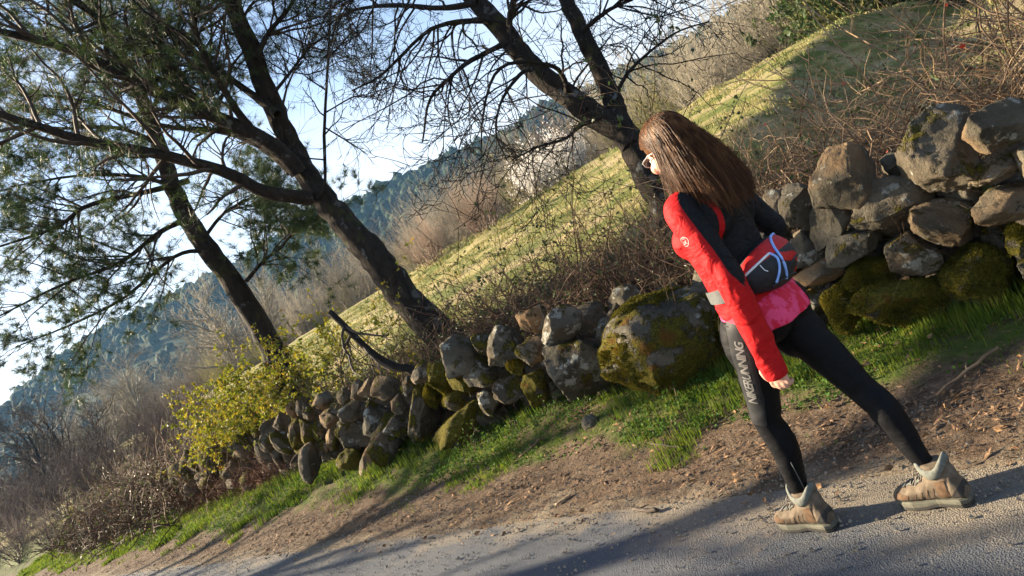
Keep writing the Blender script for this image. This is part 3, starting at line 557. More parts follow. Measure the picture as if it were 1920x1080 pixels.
# first pine: leaning trunk behind the low part of the wall, long limbs to the left
Y1 = 8.35; b = at_y(838, 640, Y1); t1 = empty('pine_tree', b, 0, 'large leaning pine with thick dark trunk behind the wall, nearer of the two', 'tree', 'leaning pines behind the wall')
tr = px_path([(850, 662), (832, 630), (762, 560), (705, 485), (652, 425), (603, 368), (560, 300), (512, 200), (470, 90), (432, 0), (395, -100), (360, -200)], Y1, .6)
sets1 = [limb(t1, 'trunk', tr, .208, .068, rng, M['pine_bark'], 5, 60, 20, .35)]
for pts, r0, r1, dy in (
    ([(585, 372), (500, 360), (420, 322), (300, 290), (150, 262), (0, 215), (-120, 190)], .085, .03, -1.2),
    ([(560, 325), (520, 278), (430, 230), (330, 190), (230, 140), (120, 90), (0, 60), (-100, 40)], .10, .03, -.6),
    ([(548, 318), (500, 275), (415, 231), (355, 178), (308, 130), (225, 71), (142, 0), (80, -60)], .085, .035, .5),
    ([(533, 302), (462, 231), (415, 160), (367, 65), (373, 0), (380, -70)], .05, .02, -.9),
    ([(520, 215), (470, 175), (380, 110), (300, 40), (250, -30)], .05, .02, 1.0),
    ([(480, 110), (505, 60), (545, 10), (570, -60)], .035, .015, .3),
    ([(505, 185), (545, 135), (580, 90), (620, 60)], .022, .008, .8),
    ([(600, 370), (540, 300), (430, 250), (300, 235), (160, 190), (40, 175)], .05, .014, .9),
    ([(430, 0), (330, -40), (200, -60)], .04, .02, .4)):
    sets1.append(limb(t1, 'branch', px_path(pts, Y1 + .1, dy), r0, r1, rng, M['pine_bark'], 7 + len(sets1), 24, 9))
LVP = ((24, .85, .45, 7, .16, .015, (.5, 1.2)), (7, .38, .45, 5, .2, .03, (.4, 1.0)), (3, .16, .4, 4, .2, .05, (.4, .9)))
lim = sets1[1:] + [(sets1[0][0][:, 34:], sets1[0][1][:, 34:] * .4)]
o1 = twigs(t1, lim, rng, M['twig'], lv=LVP, lo=.25)
needle_tufts(t1, o1[2][0], rng, 14, .11, .0048, .46)
# second pine
Y2 = 11.2; b = at_y(548, 735, Y2); t2 = empty('pine_tree', b, 0, 'thinner leaning pine rising out of the yellow leafy bush', 'tree', 'leaning pines behind the wall')
tr = px_path([(565, 765), (545, 725), (502, 640), (462, 570), (402, 482), (352, 410), (320, 340), (290, 250), (242, 130), (190, 40), (150, -60), (120, -150)], Y2, .5)
sets2 = [limb(t2, 'trunk', tr, .21, .06, rng, M['pine_bark'], 40, 54, 16, .3)]
for pts, r0, r1, dy in (
    ([(370, 420), (355, 338), (284, 358), (166, 385), (106, 426), (0, 462)][1:], .05, .015, -.6), ([(462, 527), (492, 492), (533, 456), (572, 397)], .035, .012, -.3),
    ([(350, 410), (296, 438), (225, 492), (118, 533), (0, 592)], .045, .012, -.5), ([(330, 350), (250, 330), (140, 330), (20, 350)], .04, .012, .6),
    ([(300, 270), (220, 240), (100, 240), (-40, 220)], .04, .012, -.8), ([(395, 470), (330, 480), (230, 560), (130, 610), (30, 650)], .035, .01, .4),
    ([(280, 220), (310, 150), (330, 80), (340, 0)], .035, .015, .4), ([(245, 140), (160, 100), (60, 70), (-50, 60)], .035, .012, .2), ([(380, 450), (420, 400), (470, 370), (520, 340)], .03, .01, .7)):
    sets2.append(limb(t2, 'branch', px_path(pts, Y2 + .1, dy), r0, r1, rng, M['pine_bark'], 50 + len(sets2), 20, 8))
LV2 = ((22, .95, .45, 6, .16, .015, (.5, 1.2)), (6, .38, .45, 5, .2, .03, (.4, 1.0)), (3, .18, .4, 4, .2, .05, (.4, .9)))
o2 = twigs(t2, sets2[1:] + [(sets2[0][0][:, 30:], sets2[0][1][:, 30:] * .4)], rng, M['twig'], lv=LV2, lo=.2, rmin=.003)
needle_tufts(t2, o2[2][0], rng, 18, .13, .0066, .8)
# the forked bare tree beside the walker's head
Y3 = 6.35; b = at_y(1238, 372, Y3); t3 = empty('bare_tree', (b.x, b.y, .75), 0, 'forked leafless tree with dark lichened bark behind the wall near the walker\'s head', 'tree')
g3 = at_y(1262, 440, Y3); sets3 = [limb(t3, 'trunk', px_path([(1290, 480), (1262, 420), (1225, 345), (1195, 292), (1168, 248), (1112, 214), (1052, 170), (990, 118), (940, 55), (890, 0), (840, -60), (800, -130)], Y3, .5), .138, .072, rng, M['bark'], 70, 60, 18, .2)]
sets3.append(limb(t3, 'branch', px_path([(1185, 275), (1160, 225), (1148, 185), (1120, 120), (1086, 50), (1062, 0), (1040, -80)], Y3 + .1, .5), .105, .06, rng, M['bark'], 71, 34, 14))
for pts, r0, r1, dy in (
    ([(1062, 172), (1061, 155), (1044, 128), (1011, 119), (955, 119), (922, 150), (905, 222), (902, 290)], .026, .006, -.5),
    ([(950, 80), (925, 92), (878, 117), (839, 150), (805, 189), (792, 267)], .03, .007, -.4),
    ([(920, 40), (911, 39), (850, 42), (800, 60), (747, 110), (711, 144), (660, 170)], .03, .007, .3),
    ([(958, 60), (955, 40), (962, 0), (975, -60)], .03, .02, -.2), ([(1000, 128), (975, 140), (940, 190), (930, 250), (950, 300)], .02, .005, -.6),
    ([(895, 5), (830, 15), (740, 10), (660, 20), (610, 50)], .03, .008, .5), ([(1125, 222), (1090, 235), (1060, 260), (1010, 275), (960, 300)], .02, .006, -.5),
    ([(1150, 190), (1175, 140), (1215, 100), (1270, 60), (1330, 40)], .02, .006, .4), ([(1090, 60), (1140, 20), (1200, -10), (1260, -60)], .022, .008, -.3), ([(870, -20), (800, -30), (700, -20), (640, 10)], .03, .01, -.7),
    ([(1100, 205), (1075, 180), (1080, 150), (1120, 100), (1150, 60)], .016, .006, .6)):
    sets3.append(limb(t3, 'branch', px_path(pts, Y3 + .1, dy), r0, r1, rng, M['bark'], 80 + len(sets3), 20, 8))
LV3 = ((15, .78, .5, 9, .18, -.06, (.6, 1.3)), (5, .34, .5, 6, .22, -.02, (.4, 1.1)), (3, .11, .5, 4, .25, .12, (.4, 1.0)))
twigs(t1, sets1[2:5] + sets1[6:8], rng, M['bark'], name='bare_twigs', lv=((9, .8, .5, 9, .17, -.01, (.5, 1.2)), (5, .36, .5, 6, .22, .0, (.4, 1.0))), lo=.3, rmin=.0036)
twigs(t3, sets3[2:], rng, M['bark'], lv=LV3, lo=.2, rmin=.0036, rscale=.5)
# a thin upright shoot from the first pine's trunk
t4 = t1
s4 = [limb(t4, 'branch', px_path([(594, 372), (609, 348), (608, 250), (613, 150), (618, 50), (622, -40)], Y1, -.1), .022, .011, rng, M['bark'], 95, 24, 8)]
for pts in ([(610, 300), (560, 290), (500, 240)], [(611, 240), (660, 270), (690, 290)], [(613, 170), (570, 140), (540, 100)], [(615, 110), (660, 60), (690, 30)], [(612, 210), (670, 180), (720, 190)], [(616, 70), (590, 30), (560, 0)]):
    s4.append(limb(t4, 'branch', px_path(pts, Y1 - .05, .3), .010, .004, rng, M['bark'], 96, 12, 6))
twigs(t4, s4, rng, M['bark'], name='bare_twigs', lv=((9, .5, .5, 7, .2, -.02, (.6, 1.2)), (4, .22, .5, 5, .22, .02, (.4, 1.0))), lo=.3)
# dead branch leaning over the wall
t5 = empty('fallen_branch', at_y(720, 660, 7.6), 0, 'dark dead branch lying aslant on top of the low wall below the pine', 'branch')
s5 = [limb(t5, 'limb', px_path([(618, 585), (650, 615), (690, 655), (735, 685), (770, 692), (800, 700)], 7.5, -.2), .03, .045, rng, M['bark'], 99, 20, 9)]
twigs(t5, s5, rng, M['twig'], lv=((9, .55, .5, 7, .2, -.03, (.6, 1.2)), (5, .3, .5, 5, .22, -.02, (.4, 1.0))), lo=.1)
# roadside trees on the near side of the road, left of the view: their shadows cross the asphalt
def side_tree(s, t, H, seed, label):
    g = np.random.default_rng(seed); r = empty('roadside_tree', P3(s, t, gz(s, t)), 0, label, 'tree', 'bare trees on the near roadside')
    base = P3(s, t, gz(s, t) - .1); pts = [base + Vector((g.normal(0, .15) * i, g.normal(0, .15) * i, H * i / 5)) for i in range(6)]
    st = [limb(r, 'trunk', pts, .22, .05, g, M['bark'], seed, 24, 12, .3)]
    P, R = st[0]
    for i in range(9):
        k = 8 + i * 1.6; a = g.uniform(0, 6.28); p0 = Vector(P[0, int(k)]); L = g.uniform(1.2, 2.4); q = [p0 + Vector((math.cos(a) * L * f, math.sin(a) * L * f, L * f * .75 + g.normal(0, .1))) for f in (0, .4, .75, 1.0)]
        st.append(limb(r, 'branch', q, .07, .02, g, M['bark'], seed + i, 14, 8))
    return twigs(r, st[1:], g, M['twig'], lv=((9, .9, .4, 6, .18, .02, (.5, 1.1)), (5, .45, .4, 5, .2, .02, (.4, 1.0))), lo=.2)
side_tree(17.5, -1.9, 7.0, 501, 'bare tree on the near roadside ahead, at the edge of the asphalt')
side_tree(13.2, -1.65, 7.5, 503, 'nearest bare tree on the near roadside, closest to the walker')
side_tree(24.0, -2.3, 7.2, 502, 'taller bare tree on the near roadside further ahead')

# ------------------------------------------------------------------ thickets
def thicket(name, label, cat, spots, rng, m, L=(.6, 1.6), r=.005, n=9, per=24, wob=.2, grav=-.06, up=.8, kids=(4, .35), leaves=None, group=None, spread=.35, k=3, red=0, zlo=None):
    """arching canes rooted on the ground round each of the spots (s, t, height factor)"""
    per = max(4, int(per * .75)); r = r * 1.12; c0 = np.mean([[a[0], a[1]] for a in spots], 0); root = empty(name, P3(c0[0], c0[1], gz(*c0)), 0, label, cat, group); loc = np.array(root.location)
    s = np.repeat([a[0] for a in spots], per) + rng.normal(0, spread, per * len(spots)); t = np.repeat([a[1] for a in spots], per) + rng.normal(0, spread, per * len(spots)); f = np.repeat([a[2] for a in spots], per)
    G = on_ground(s, np.maximum(t, 4.35)) if spots[0][1] > 4.2 else on_ground(s, t); G[:, 2] = np.maximum(G[:, 2], .2 if spots[0][1] > 4 else -50) - .02; d = rng.normal(0, .6, G.shape); d[:, 2] = up + rng.uniform(-.2, .5, len(G))
    C = curves(G, d, f * rng.uniform(*L, len(G)), n, rng, wob, grav)
    if spots[0][1] >= 4.7: C = C[((C[:, :, 0] + C[:, :, 1]) * S2).min(1) > 4.05]               # canes keep behind the wall
    R = taper(r * rng.uniform(.5, 1.4, len(C)), n, .35); mb = MB(); V, F = tubes(C - loc, R, k); mb.add(V, F); allc = [C]
    st, dd, rr, _ = spawn(C, R, kids[0], rng, .2, 1.0, (.5, 1.3)); K = curves(st, dd, kids[1] * rng.uniform(.4, 1.6, len(st)), 5, rng, wob, grav); R2 = taper(np.maximum(rr * .6, .0014), 5, .4); V, F = tubes(K - loc, R2, k); mb.add(V, F); allc.append(K)
    mb.build('canes', m, root, kind='stuff')
    if leaves:
        lm, cnt, sz = leaves; pts = K.reshape(-1, 3); pts = pts[pts[:, 2] > zlo + .25 * rng.normal(0, 1, len(pts))] if zlo else pts; pk = pts[rng.integers(0, len(pts), cnt)]; V, F = leaf_quads(pk - loc + rng.normal(0, .012, pk.shape), rng.normal(0, 1, pk.shape) + np.array([0, 0, .2]), rng.uniform(sz[0], sz[1], cnt), rng, .65)
        mb = MB(); mb.add(V, F); mb.build('leaves', lm, root, smooth=False, kind='stuff')
    if red:
        pts = C[:, 3:].reshape(-1, 3); pk = pts[rng.integers(0, len(pts), red)]; V, F = leaf_quads(pk - loc, rng.normal(0, 1, pk.shape), rng.uniform(.02, .045, red), rng, .7); mb = MB(); mb.add(V, F); mb.build('red_leaves', M['red_leaf'], root, smooth=False, kind='stuff')
    return root
rng = np.random.default_rng(57)
thicket('bramble_thicket', 'dry tan bramble thicket behind the wall stones right of the walker', 'brambles', [(s, t, f) for s in np.arange(-1.2, 3.4, .42) for t, f in ((4.85, .8), (5.3, .95), (5.9, 1.0))], rng, M['tan_twig'], (.6, 1.6), .0058, 10, 36, .24, -.085, .75, (4, .35), (M['bramble_leaf'], 500, (.02, .04)), 'bramble thickets behind the wall', red=40)
thicket('bramble_thicket', 'tall tan bramble canes reaching to the top right corner behind the highest stones', 'brambles', [(s, t, f) for s in np.arange(-2.6, 1.25, .45) for t, f in ((5.6, 1.3), (6.6, 1.9), (7.8, 2.2))], rng, M['tan_twig'], (.9, 1.9), .0075, 12, 26, .16, -.05, 1.1, (5, .45), (M['bramble_leaf'], 300, (.02, .04)), 'bramble thickets behind the wall', red=30)
thicket('bramble_thicket', 'sparse long tan canes rising over the shaded slope between the walker and the highest stones', 'brambles', [(s, t, 1.2) for s in np.arange(.6, 4.2, .5) for t in (6.0, 7.2, 8.4)], rng, M['tan_twig'], (.9, 2.1), .0058, 14, 7, .15, -.035, 1.2, (4, .5), (M['bramble_leaf'], 2600, (.025, .05)), 'bramble thickets behind the wall', red=30)
thicket('bramble_thicket', 'dark tangled bramble bush behind the boulder with small leaves', 'brambles', [(s, t, f) for s in np.arange(2.6, 6.2, .38) for t, f in ((4.75, .8), (5.3, 1.0), (5.9, .9))], rng, M['brown_twig'], (.5, 1.5), .0060, 10, 56, .24, -.07, .75, (4, .35), (M['bramble_leaf'], 4800, (.018, .045)), 'bramble thickets behind the wall', red=12)
thicket('bramble_thicket', 'long arching dark bramble runners in front of the sunny field', 'brambles', [(s, 5.2, 1.3) for s in np.arange(3.6, 7.2, .6)], rng, M['brown_twig'], (1.2, 2.4), .0055, 14, 7, .12, -.06, 1.1, (3, .3), (M['bramble_leaf'], 520, (.03, .055)), 'bramble thickets behind the wall')
thicket('bramble_thicket', 'dark bramble tangle round the foot of the nearer pine', 'brambles', [(s, t, .9) for s in np.arange(5.9, 9.2, .4) for t in (4.8, 5.5)], rng, M['brown_twig'], (.4, 1.5), .0055, 10, 40, .24, -.07, .8, (4, .35), (M['bramble_leaf'], 3800, (.02, .045)), 'bramble thickets behind the wall')
thicket('bramble_thicket', 'thin bare twigs hanging over the small stones of the low wall', 'brambles', [(s, 4.5, .6) for s in np.arange(6.0, 10, .5)], rng, M['brown_twig'], (.5, 1.2), .0035, 10, 8, .2, -.16, .6, (3, .3), None, 'bramble thickets behind the wall')
# the yellow leafy bush at the end of the low wall, dead stems hanging below it
yb = thicket('leafy_bush', 'yellow-green leafy bush glowing in the sun over the end of the wall', 'bush', [(s, t, f) for s in np.arange(10.3, 13.0, .42) for t, f in ((4.7, 1.0), (5.3, 1.2))], rng, M['brown_twig'], (.7, 1.45), .006, 10, 18, .18, -.01, 1.3, (5, .35), (M['yellow_leaf'], 15000, (.035, .07)), zlo=1.05)
thicket('leafy_bush', 'sparse yellow leaved shoots between the two pine trunks', 'bush', [(s, 5.0, 1.2) for s in np.arange(7.6, 10.6, .5)], rng, M['twig'], (.7, 1.6), .005, 10, 12, .18, -.01, 1.2, (4, .35), (M['yellow_leaf'], 3600, (.03, .06)))
thicket('dead_bramble', 'reddish brown dead bramble hanging down below the yellow bush', 'brambles', [(s, 4.3, .8) for s in np.arange(9.6, 13.2, .17)], rng, simple('dead_stems', [(.3, (.05, .022, .014)), (.55, (.13, .06, .04)), (.75, (.25, .15, .10))], 3, .85, .15), (.5, 1.1), .005, 9, 30, .25, -.14, .5, (4, .3), None, None, .16)
thicket('dark_bramble', 'dark bramble mound covering the far wall beyond the yellow bush', 'brambles', [(s, t, 1.0) for s in np.arange(13.2, 22, .45) for t in (4.15, 4.6, 5.0)], rng, M['brown_twig'], (.7, 1.5), .012, 7, 20, .25, -.1, .75, (4, .4), (M['bramble_leaf'], 3000, (.03, .06)), None, .3)
thicket('ivy_clump', 'green leafy weeds climbing beside the boulder in the gap of the wall', 'weeds', [(3.9, 3.95, .35), (4.2, 3.95, .4), (3.0, 3.95, .3), (5.2, 3.95, .25)], rng, M['brown_twig'], (.3, .9), .0025, 7, 16, .25, -.02, .8, (3, .12), (M['herb'], 700, (.018, .035)), None, .12)

# ------------------------------------------------------------------ bare bushes and trees beyond the field
def bush_mesh(seed, n0, H, r0, wob=.13, lv=((6, .42), (5, .2)), open_=.55, tall=False):
    g = np.random.default_rng(seed); st = g.normal(0, .12, (n0, 3)); st[:, 2] = -.1; d = g.normal(0, open_, (n0, 3)); d[:, 2] = 1.0
    C = curves(st, d, H * g.uniform(.6, 1.05, n0), 8, g, wob, .03); R = taper(r0 * g.uniform(.6, 1.2, n0), 8, .3); mb = MB(); V, F = tubes(C, R, 3); mb.add(V, F); tips = C
    for c, l in lv:
        s_, d_, r_, _ = spawn(C, R, c, g, .25, 1, (.35, .9)); C = curves(s_, d_, H * l * g.uniform(.5, 1.3, len(s_)), 5, g, .16, .05); R = taper(np.maximum(r_ * .6, r0 * .16), 5, .35); V, F = tubes(C, R, 3); mb.add(V, F); tips = C
    return mb, tips
def tree_mesh(seed, H, r0):
    g = np.random.default_rng(seed); P = curves(np.array([[0, 0, -.2]]), np.array([[.05, 0, 1.0]]), np.array([H * .8]), 12, g, .05, .02); R = taper(np.array([r0]), 12, .25); tk = MB(); V, F = tubes(P, R, 8); tk.add(V, F)
    cr = MB(); s_, d_, r_, _ = spawn(P, R, 26, g, .25, 1, (.5, 1.1)); C = curves(s_, d_, H * g.uniform(.2, .45, len(s_)), 8, g, .13, .05); R = taper(r_ * .5, 8, .3); V, F = tubes(C, R, 4); cr.add(V, F)
    for c, l in ((7, .15), (6, .07)):
        s_, d_, r_, _ = spawn(C, R, c, g, .2, 1, (.4, 1.0)); C = curves(s_, d_, H * l * g.uniform(.5, 1.3, len(s_)), 5, g, .16, .04); R = taper(np.maximum(r_ * .6, r0 * .05), 5, .4); V, F = tubes(C, R, 3); cr.add(V, F)
    return tk, cr, C
protoB = {}
def proto(key, mk):
    if key not in protoB: protoB[key] = mk()
    return protoB[key]
def bush(s, t, H, mname, seed, name, label, group, leaf=None, rot=None, wide=1.0):
    key = (mname, seed % 2, leaf is not None)
    def mk():
        mb, tips = bush_mesh(600 + seed % 2 + 10 * len(protoB), 46, 1.0, .012); me = mb.mesh('branches', M[mname]); lf = None
        if leaf:
            g = np.random.default_rng(seed); pts = tips.reshape(-1, 3); pk = pts[g.integers(0, len(pts), leaf[1])]; V, F = leaf_quads(pk, g.normal(0, 1, pk.shape), g.uniform(.012, .03, len(pk)) * leaf[2], g, .8); q = MB(); q.add(V, F); lf = q.mesh('leaves', M[leaf[0]], False)
        return me, lf
    me, lf = proto(key, mk); r = empty(name, P3(s, t, gz(s, t)), rng.uniform(0, 6.28) if rot is None else rot, label, 'bush', group); r.scale = (H * wide, H * wide, H)
    for nm, mm in (('branches', me), ('leaves', lf)):
        if mm: o = bpy.data.objects.new(nm, mm); COL.objects.link(o); o.parent = r; o['kind'] = 'stuff'
    return r
def at_st(px, py, t):
    p = at_t(px, py, t); return (p.y - p.x) * S2, t
rng = np.random.default_rng(91)
G1 = 'bare bushes along the field edge'
s, t = at_st(918, 436, 19.0); bush(s, t, 2.3, 'red_twig', 1, 'bush', 'reddish bare bush standing on the crest of the sunny field', G1, wide=.62)
s, t = at_st(815, 492, 19.0); bush(s, t, 1.9, 'red_twig', 2, 'bush', 'small reddish bare bush lower left on the field crest', G1, wide=.8)
s, t = at_st(1015, 352, 22.0); bush(s, t, 1.75, 'grey_twig', 3, 'blossoming_bush', 'white blossoming shrub on the skyline of the field', 'blossoming shrubs', ('blossom', 6500, 1.7), wide=.75)
s, t = at_st(1075, 318, 22.0); bush(s, t, 1.7, 'grey_twig', 3, 'blossoming_bush', 'fainter white blossoming shrub right of the brighter one', 'blossoming shrubs', ('blossom', 6500, 1.7), wide=.7)
lab = 'grey-brown bare bush in the belt of scrub beyond the field crest'
for i, s in enumerate(np.arange(9, 86, 2.7)):
    for j, (t0, H) in enumerate(((24.5, 3.0), (28, 4.2), (33, 5.4))):
        mt = ['grey_twig', 'olive_twig', 'grey_twig', 'grey_twig', 'mauve_twig'][(i * 3 + j * 2 + (i // 3)) % 5]
        bush(s + rng.uniform(-1, 1), t0 + rng.uniform(-1.2, 1.2), H * rng.uniform(.75, 1.2), mt, i + j, 'bush', {'grey_twig': 'grey-brown bare bush in the belt of scrub beyond the field crest', 'mauve_twig': 'mauve-grey bare bush in the belt of scrub beyond the field crest', 'olive_twig': 'olive budding bush in the belt of scrub beyond the field crest'}[mt],
             {'grey_twig': 'grey bushes beyond the field', 'mauve_twig': 'mauve bushes beyond the field', 'olive_twig': 'olive bushes beyond the field'}[mt], wide=rng.uniform(.6, .85))
for i, (s, t, H) in enumerate(((2.5, 25, 3.6), (4.5, 27, 4.4), (6.5, 24.5, 3.4), (1.0, 29, 5), (7.5, 29, 5), (-2, 27, 4.6), (-6, 26, 4.5), (-10, 27, 5))):
    bush(s, t, H, 'bush_leaf' if False else 'olive_twig', i, 'evergreen_bush', 'dark green leafy bush on the skyline above the walker\'s head', 'green bushes beyond the field', ('bush_leaf', 4200, 2.4), wide=.75)
# roadside scrub at the lower left
for i, (s, t, H) in enumerate(((19, 6.2, 2.0), (22, 6.8, 2.4), (25, 6, 2.5), (28, 7.5, 2.8), (31, 6, 3.0), (35, 8, 3.4), (40, 6, 3.4), (46, 8, 3.8), (24, 9, 2.2), (30, 11, 2.6), (37, 12, 3.0), (52, 6, 4), (60, 9, 4.5), (17.5, 5.6, 1.4), (27, 4.6, 1.8), (33, 4.6, 2.2), (40, 4.4, 2.6))):
    bush(s, t, H * .72, 'mauve_twig', i, 'roadside_bush', 'dark mauve bare roadside bush at the far left', 'mauve scrub along the far left roadside', wide=.8)
def bg_tree(s, t, H, kind, label, group, leaf=None):
    def mk():
        tk, cr, tips = tree_mesh(700 + len(protoB), 1.0, .03); lf = None
        if leaf: 
            g = np.random.default_rng(5); pts = tips.reshape(-1, 3); pk = pts[g.integers(0, len(pts), leaf[1])]; V, F = leaf_quads(pk, g.normal(0, 1, pk.shape), g.uniform(.01, .022, len(pk)) * leaf[2], g, .8); q = MB(); q.add(V, F); lf = q.mesh('leaves', M[leaf[0]], False)
        return tk.mesh('trunk', M['bark' if kind == 'dark' else 'grey_twig']), cr.mesh('crown', M['twig' if kind == 'dark' else kind]), lf
    tk, cr, lf = proto(('tree', kind, int(s) % 2, leaf is not None), mk); r = empty('background_tree', P3(s, t, gz(s, t)), rng.uniform(0, 6.28), label, 'tree', group); r.scale = (H, H, H)
    for nm, mm in (('trunk', tk), ('crown', cr), ('leaves', lf)):
        if mm:
            o = bpy.data.objects.new(nm, mm); COL.objects.link(o); o.parent = r
            if nm != 'trunk': o['kind'] = 'stuff'
for s, t, H in ((46, 9, 6.5), (50, 11, 7.2), (56, 8, 7.5), (41, 10.5, 5.2), (62, 12, 8.5), (70, 10, 9)): bg_tree(s, t, H, 'dark', 'bare spreading tree silhouetted against the white sky at the far left', 'bare trees at the far left')
for s, t, H in ((12, 40, 9), (20, 42, 10), (30, 40, 9), (42, 41, 10), (55, 40, 11), (68, 38, 12), (82, 36, 13), (96, 32, 13), (36, 36, 8), (62, 34, 9), (90, 26, 9), (80, 22, 8)) + tuple((44 + i * 2.9, 23 + (i * 7) % 19, 7.5 + (i * 5) % 4) for i in range(24)): bg_tree(s, t, H, 'grey_twig', 'bare grey tree in the wood behind the scrub belt', 'bare trees behind the scrub')
bg_tree(9.6, 30, 9.5, 'grey_twig', 'tall pale bare tree against the sky right of the forked trunk', 'pale bare trees above the field')
bg_tree(5.0, 33, 9.0, 'grey_twig', 'pale bare tree on the slope above the sunny strip of field', 'pale bare trees above the field')
for s, t, H in ((3.5, 36, 8), (-1, 34, 8), (-5, 38, 9), (-11, 36, 9), (-16, 32, 8), (7, 40, 8)): bg_tree(s, t, H, 'olive_twig', 'green leafed tree on the wooded slope at the upper right', 'green trees at the upper right', ('bush_leaf', 5200, 2.2))
# ------------------------------------------------------------------ the walker
PERSON = empty('person', P3(1.375, 2.475, 0), math.radians(45), 'woman in red and black jacket, black tights and tan boots walking along the road edge', 'person')
PERSON.scale = (1, 1, .985)
bpy.context.view_layer.update()
def fab(name, stops, scale=60, rough=.7, spec=.25, bs=400, bd=.0008, wr=None, sheen=None):
    k = NT(name); v = k.tc.outputs['Object']; n = k.noise(scale, 3, vec=v); col = k.ramp(n, stops); b = k.bump(k.noise(bs, 3, .6, vec=v), bd, .6)
    if wr: b = k.bump(k.noise(wr[0], 3, .5, vec=k.scalev(wr[2], v), dist=.6), wr[1], 1.0, normal=b)
    return k.done(col, rough, b, spec, sheen=sheen)
M['skin'] = fab('skin', [(.3, (.50, .27, .19)), (.7, (.60, .34, .245))], 25, .45, .4, 300, .0004)
M['black_knit'] = fab('black_tights', [(.3, (.0035, .0035, .004)), (.7, (.006, .006, .007))], 90, .62, .12, 500, .0005, (13, .004, (1, 1, 2.2)))
M['panel_sheen'] = fab('dark_grey_sheen', [(.3, (.012, .0125, .0135)), (.7, (.018, .0185, .020))], 90, .6, .2, 500, .0004)
M['letter'] = fab('grey_lettering', [(.3, (.10, .098, .09)), (.7, (.15, .145, .135))], 50, .5, .4, 300, .0003)
M['pink'] = fab('pink_shirt', [(.40, (.62, .012, .045)), (.48, (.64, .016, .055)), (.53, (.74, .055, .16)), (.7, (.76, .065, .18))], 24, .65, .25, 500, .0005, (14, .008, (1, 1, .5)))
M['suede'] = fab('tan_suede', [(.3, (.075, .056, .038)), (.55, (.125, .095, .065)), (.75, (.18, .142, .10))], 30, .85, .2, 220, .0015)
M['boot_brown'] = fab('brown_suede', [(.3, (.075, .044, .025)), (.7, (.135, .082, .047))], 40, .85, .2, 220, .0012)
M['collar_grey'] = fab('grey_padding', [(.3, (.10, .105, .09)), (.7, (.16, .165, .14))], 60, .75, .2, 400, .001)
M['sole_light'] = fab('grey_green_midsole', [(.3, (.075, .073, .055)), (.7, (.125, .12, .09))], 40, .8, .25, 150, .0012)
M['sole_dark'] = fab('dark_outsole', [(.3, (.022, .02, .018)), (.7, (.05, .046, .04))], 40, .8, .25, 150, .0015)
M['lace'] = fab('boot_lace', [(.3, (.10, .08, .06)), (.7, (.38, .34, .28))], 160, .8, .2, 300, .0005)
M['white_trim'] = fab('white_trim', [(.3, (.66, .68, .72)), (.7, (.78, .80, .84))], 40, .5, .4, 300, .0003)
M['blue_trim'] = fab('pale_blue_trim', [(.3, (.20, .38, .85)), (.7, (.32, .52, .95))], 40, .45, .4, 300, .0003)
M['pack_red'] = fab('pack_red', [(.3, (.38, .008, .008)), (.7, (.50, .013, .012))], 60, .6, .3, 350, .0012)
M['pack_black'] = fab('pack_black', [(.3, (.008, .009, .011)), (.7, (.02, .023, .028))], 60, .6, .35, 350, .0012)
M['grey_strap'] = fab('grey_strap', [(.3, (.06, .064, .064)), (.7, (.10, .105, .10))], 60, .6, .3, 250, .001)
M['emblem'] = fab('emblem_print', [(.3, (.30, .26, .26)), (.7, (.38, .34, .34))], 40, .6, .2)
def jacket_material():
    k = NT('red_black_softshell'); v = k.tc.outputs['Object']; sx = k.n.new('ShaderNodeSeparateXYZ'); k.l.new(v, sx.inputs[0]); x, y, z = sx.outputs
    zz = k.math('ADD', z, 0.0)
    # torso: the back is black above the hem; sleeves: black stripe down the rear as far as below the elbow
    yb = k.math('ADD', y, k.math('MULTIPLY', k.math('SUBTRACT', z, 1.2), -.10))
    back = k.math('MULTIPLY', k.sm(yb, -.020, -.024), k.sm(z, .965, .969))
    arm = k.sm(x, -.152, -.156); hole = k.math('MULTIPLY', k.math('MULTIPLY', k.sm(x, -.128, -.131), k.sm(x, -.148, -.145)), k.sm(z, 1.14, 1.145))
    armz = k.sm(k.math('ADD', z, k.math('MULTIPLY', y, -.9)), 1.03, 1.034); armb = k.math('MULTIPLY', k.sm(k.math('ADD', y, k.math('MULTIPLY', k.math('SUBTRACT', 1.33, z), .28)), -.034, -.037), armz)
    seam = k.math('MULTIPLY', k.sm(y, -.099, -.101), k.math('SUBTRACT', 1.0, armz)); seam = None
    rarm = k.sm(x, .15, .155)
    m = k.mix(arm, back, armb); m = k.math('MULTIPLY', m, k.math('SUBTRACT', 1.0, k.math('MULTIPLY', hole, k.math('SUBTRACT', 1.0, arm)))); m = k.math('MAXIMUM', m, k.math('MULTIPLY', rarm, k.sm(y, .03, .02)))
    red = k.ramp(k.noise(40, 3, vec=v), [(.3, (.36, .006, .008)), (.7, (.45, .009, .010))]); blk = k.ramp(k.noise(60, 3, vec=v), [(.3, (.006, .006, .007)), (.7, (.012, .012, .013))])
    b = k.bump(k.noise(450, 3, .6, vec=v), .0005, .5); wv = k.noise(11, 3, .5, vec=k.scalev((1, 1, 1.6), v), dist=1.0); b = k.bump(wv, .016, 1.0, normal=b)
    return k.done(k.mix(m, red, blk), .7, b, .14)
M['jacket'] = jacket_material()
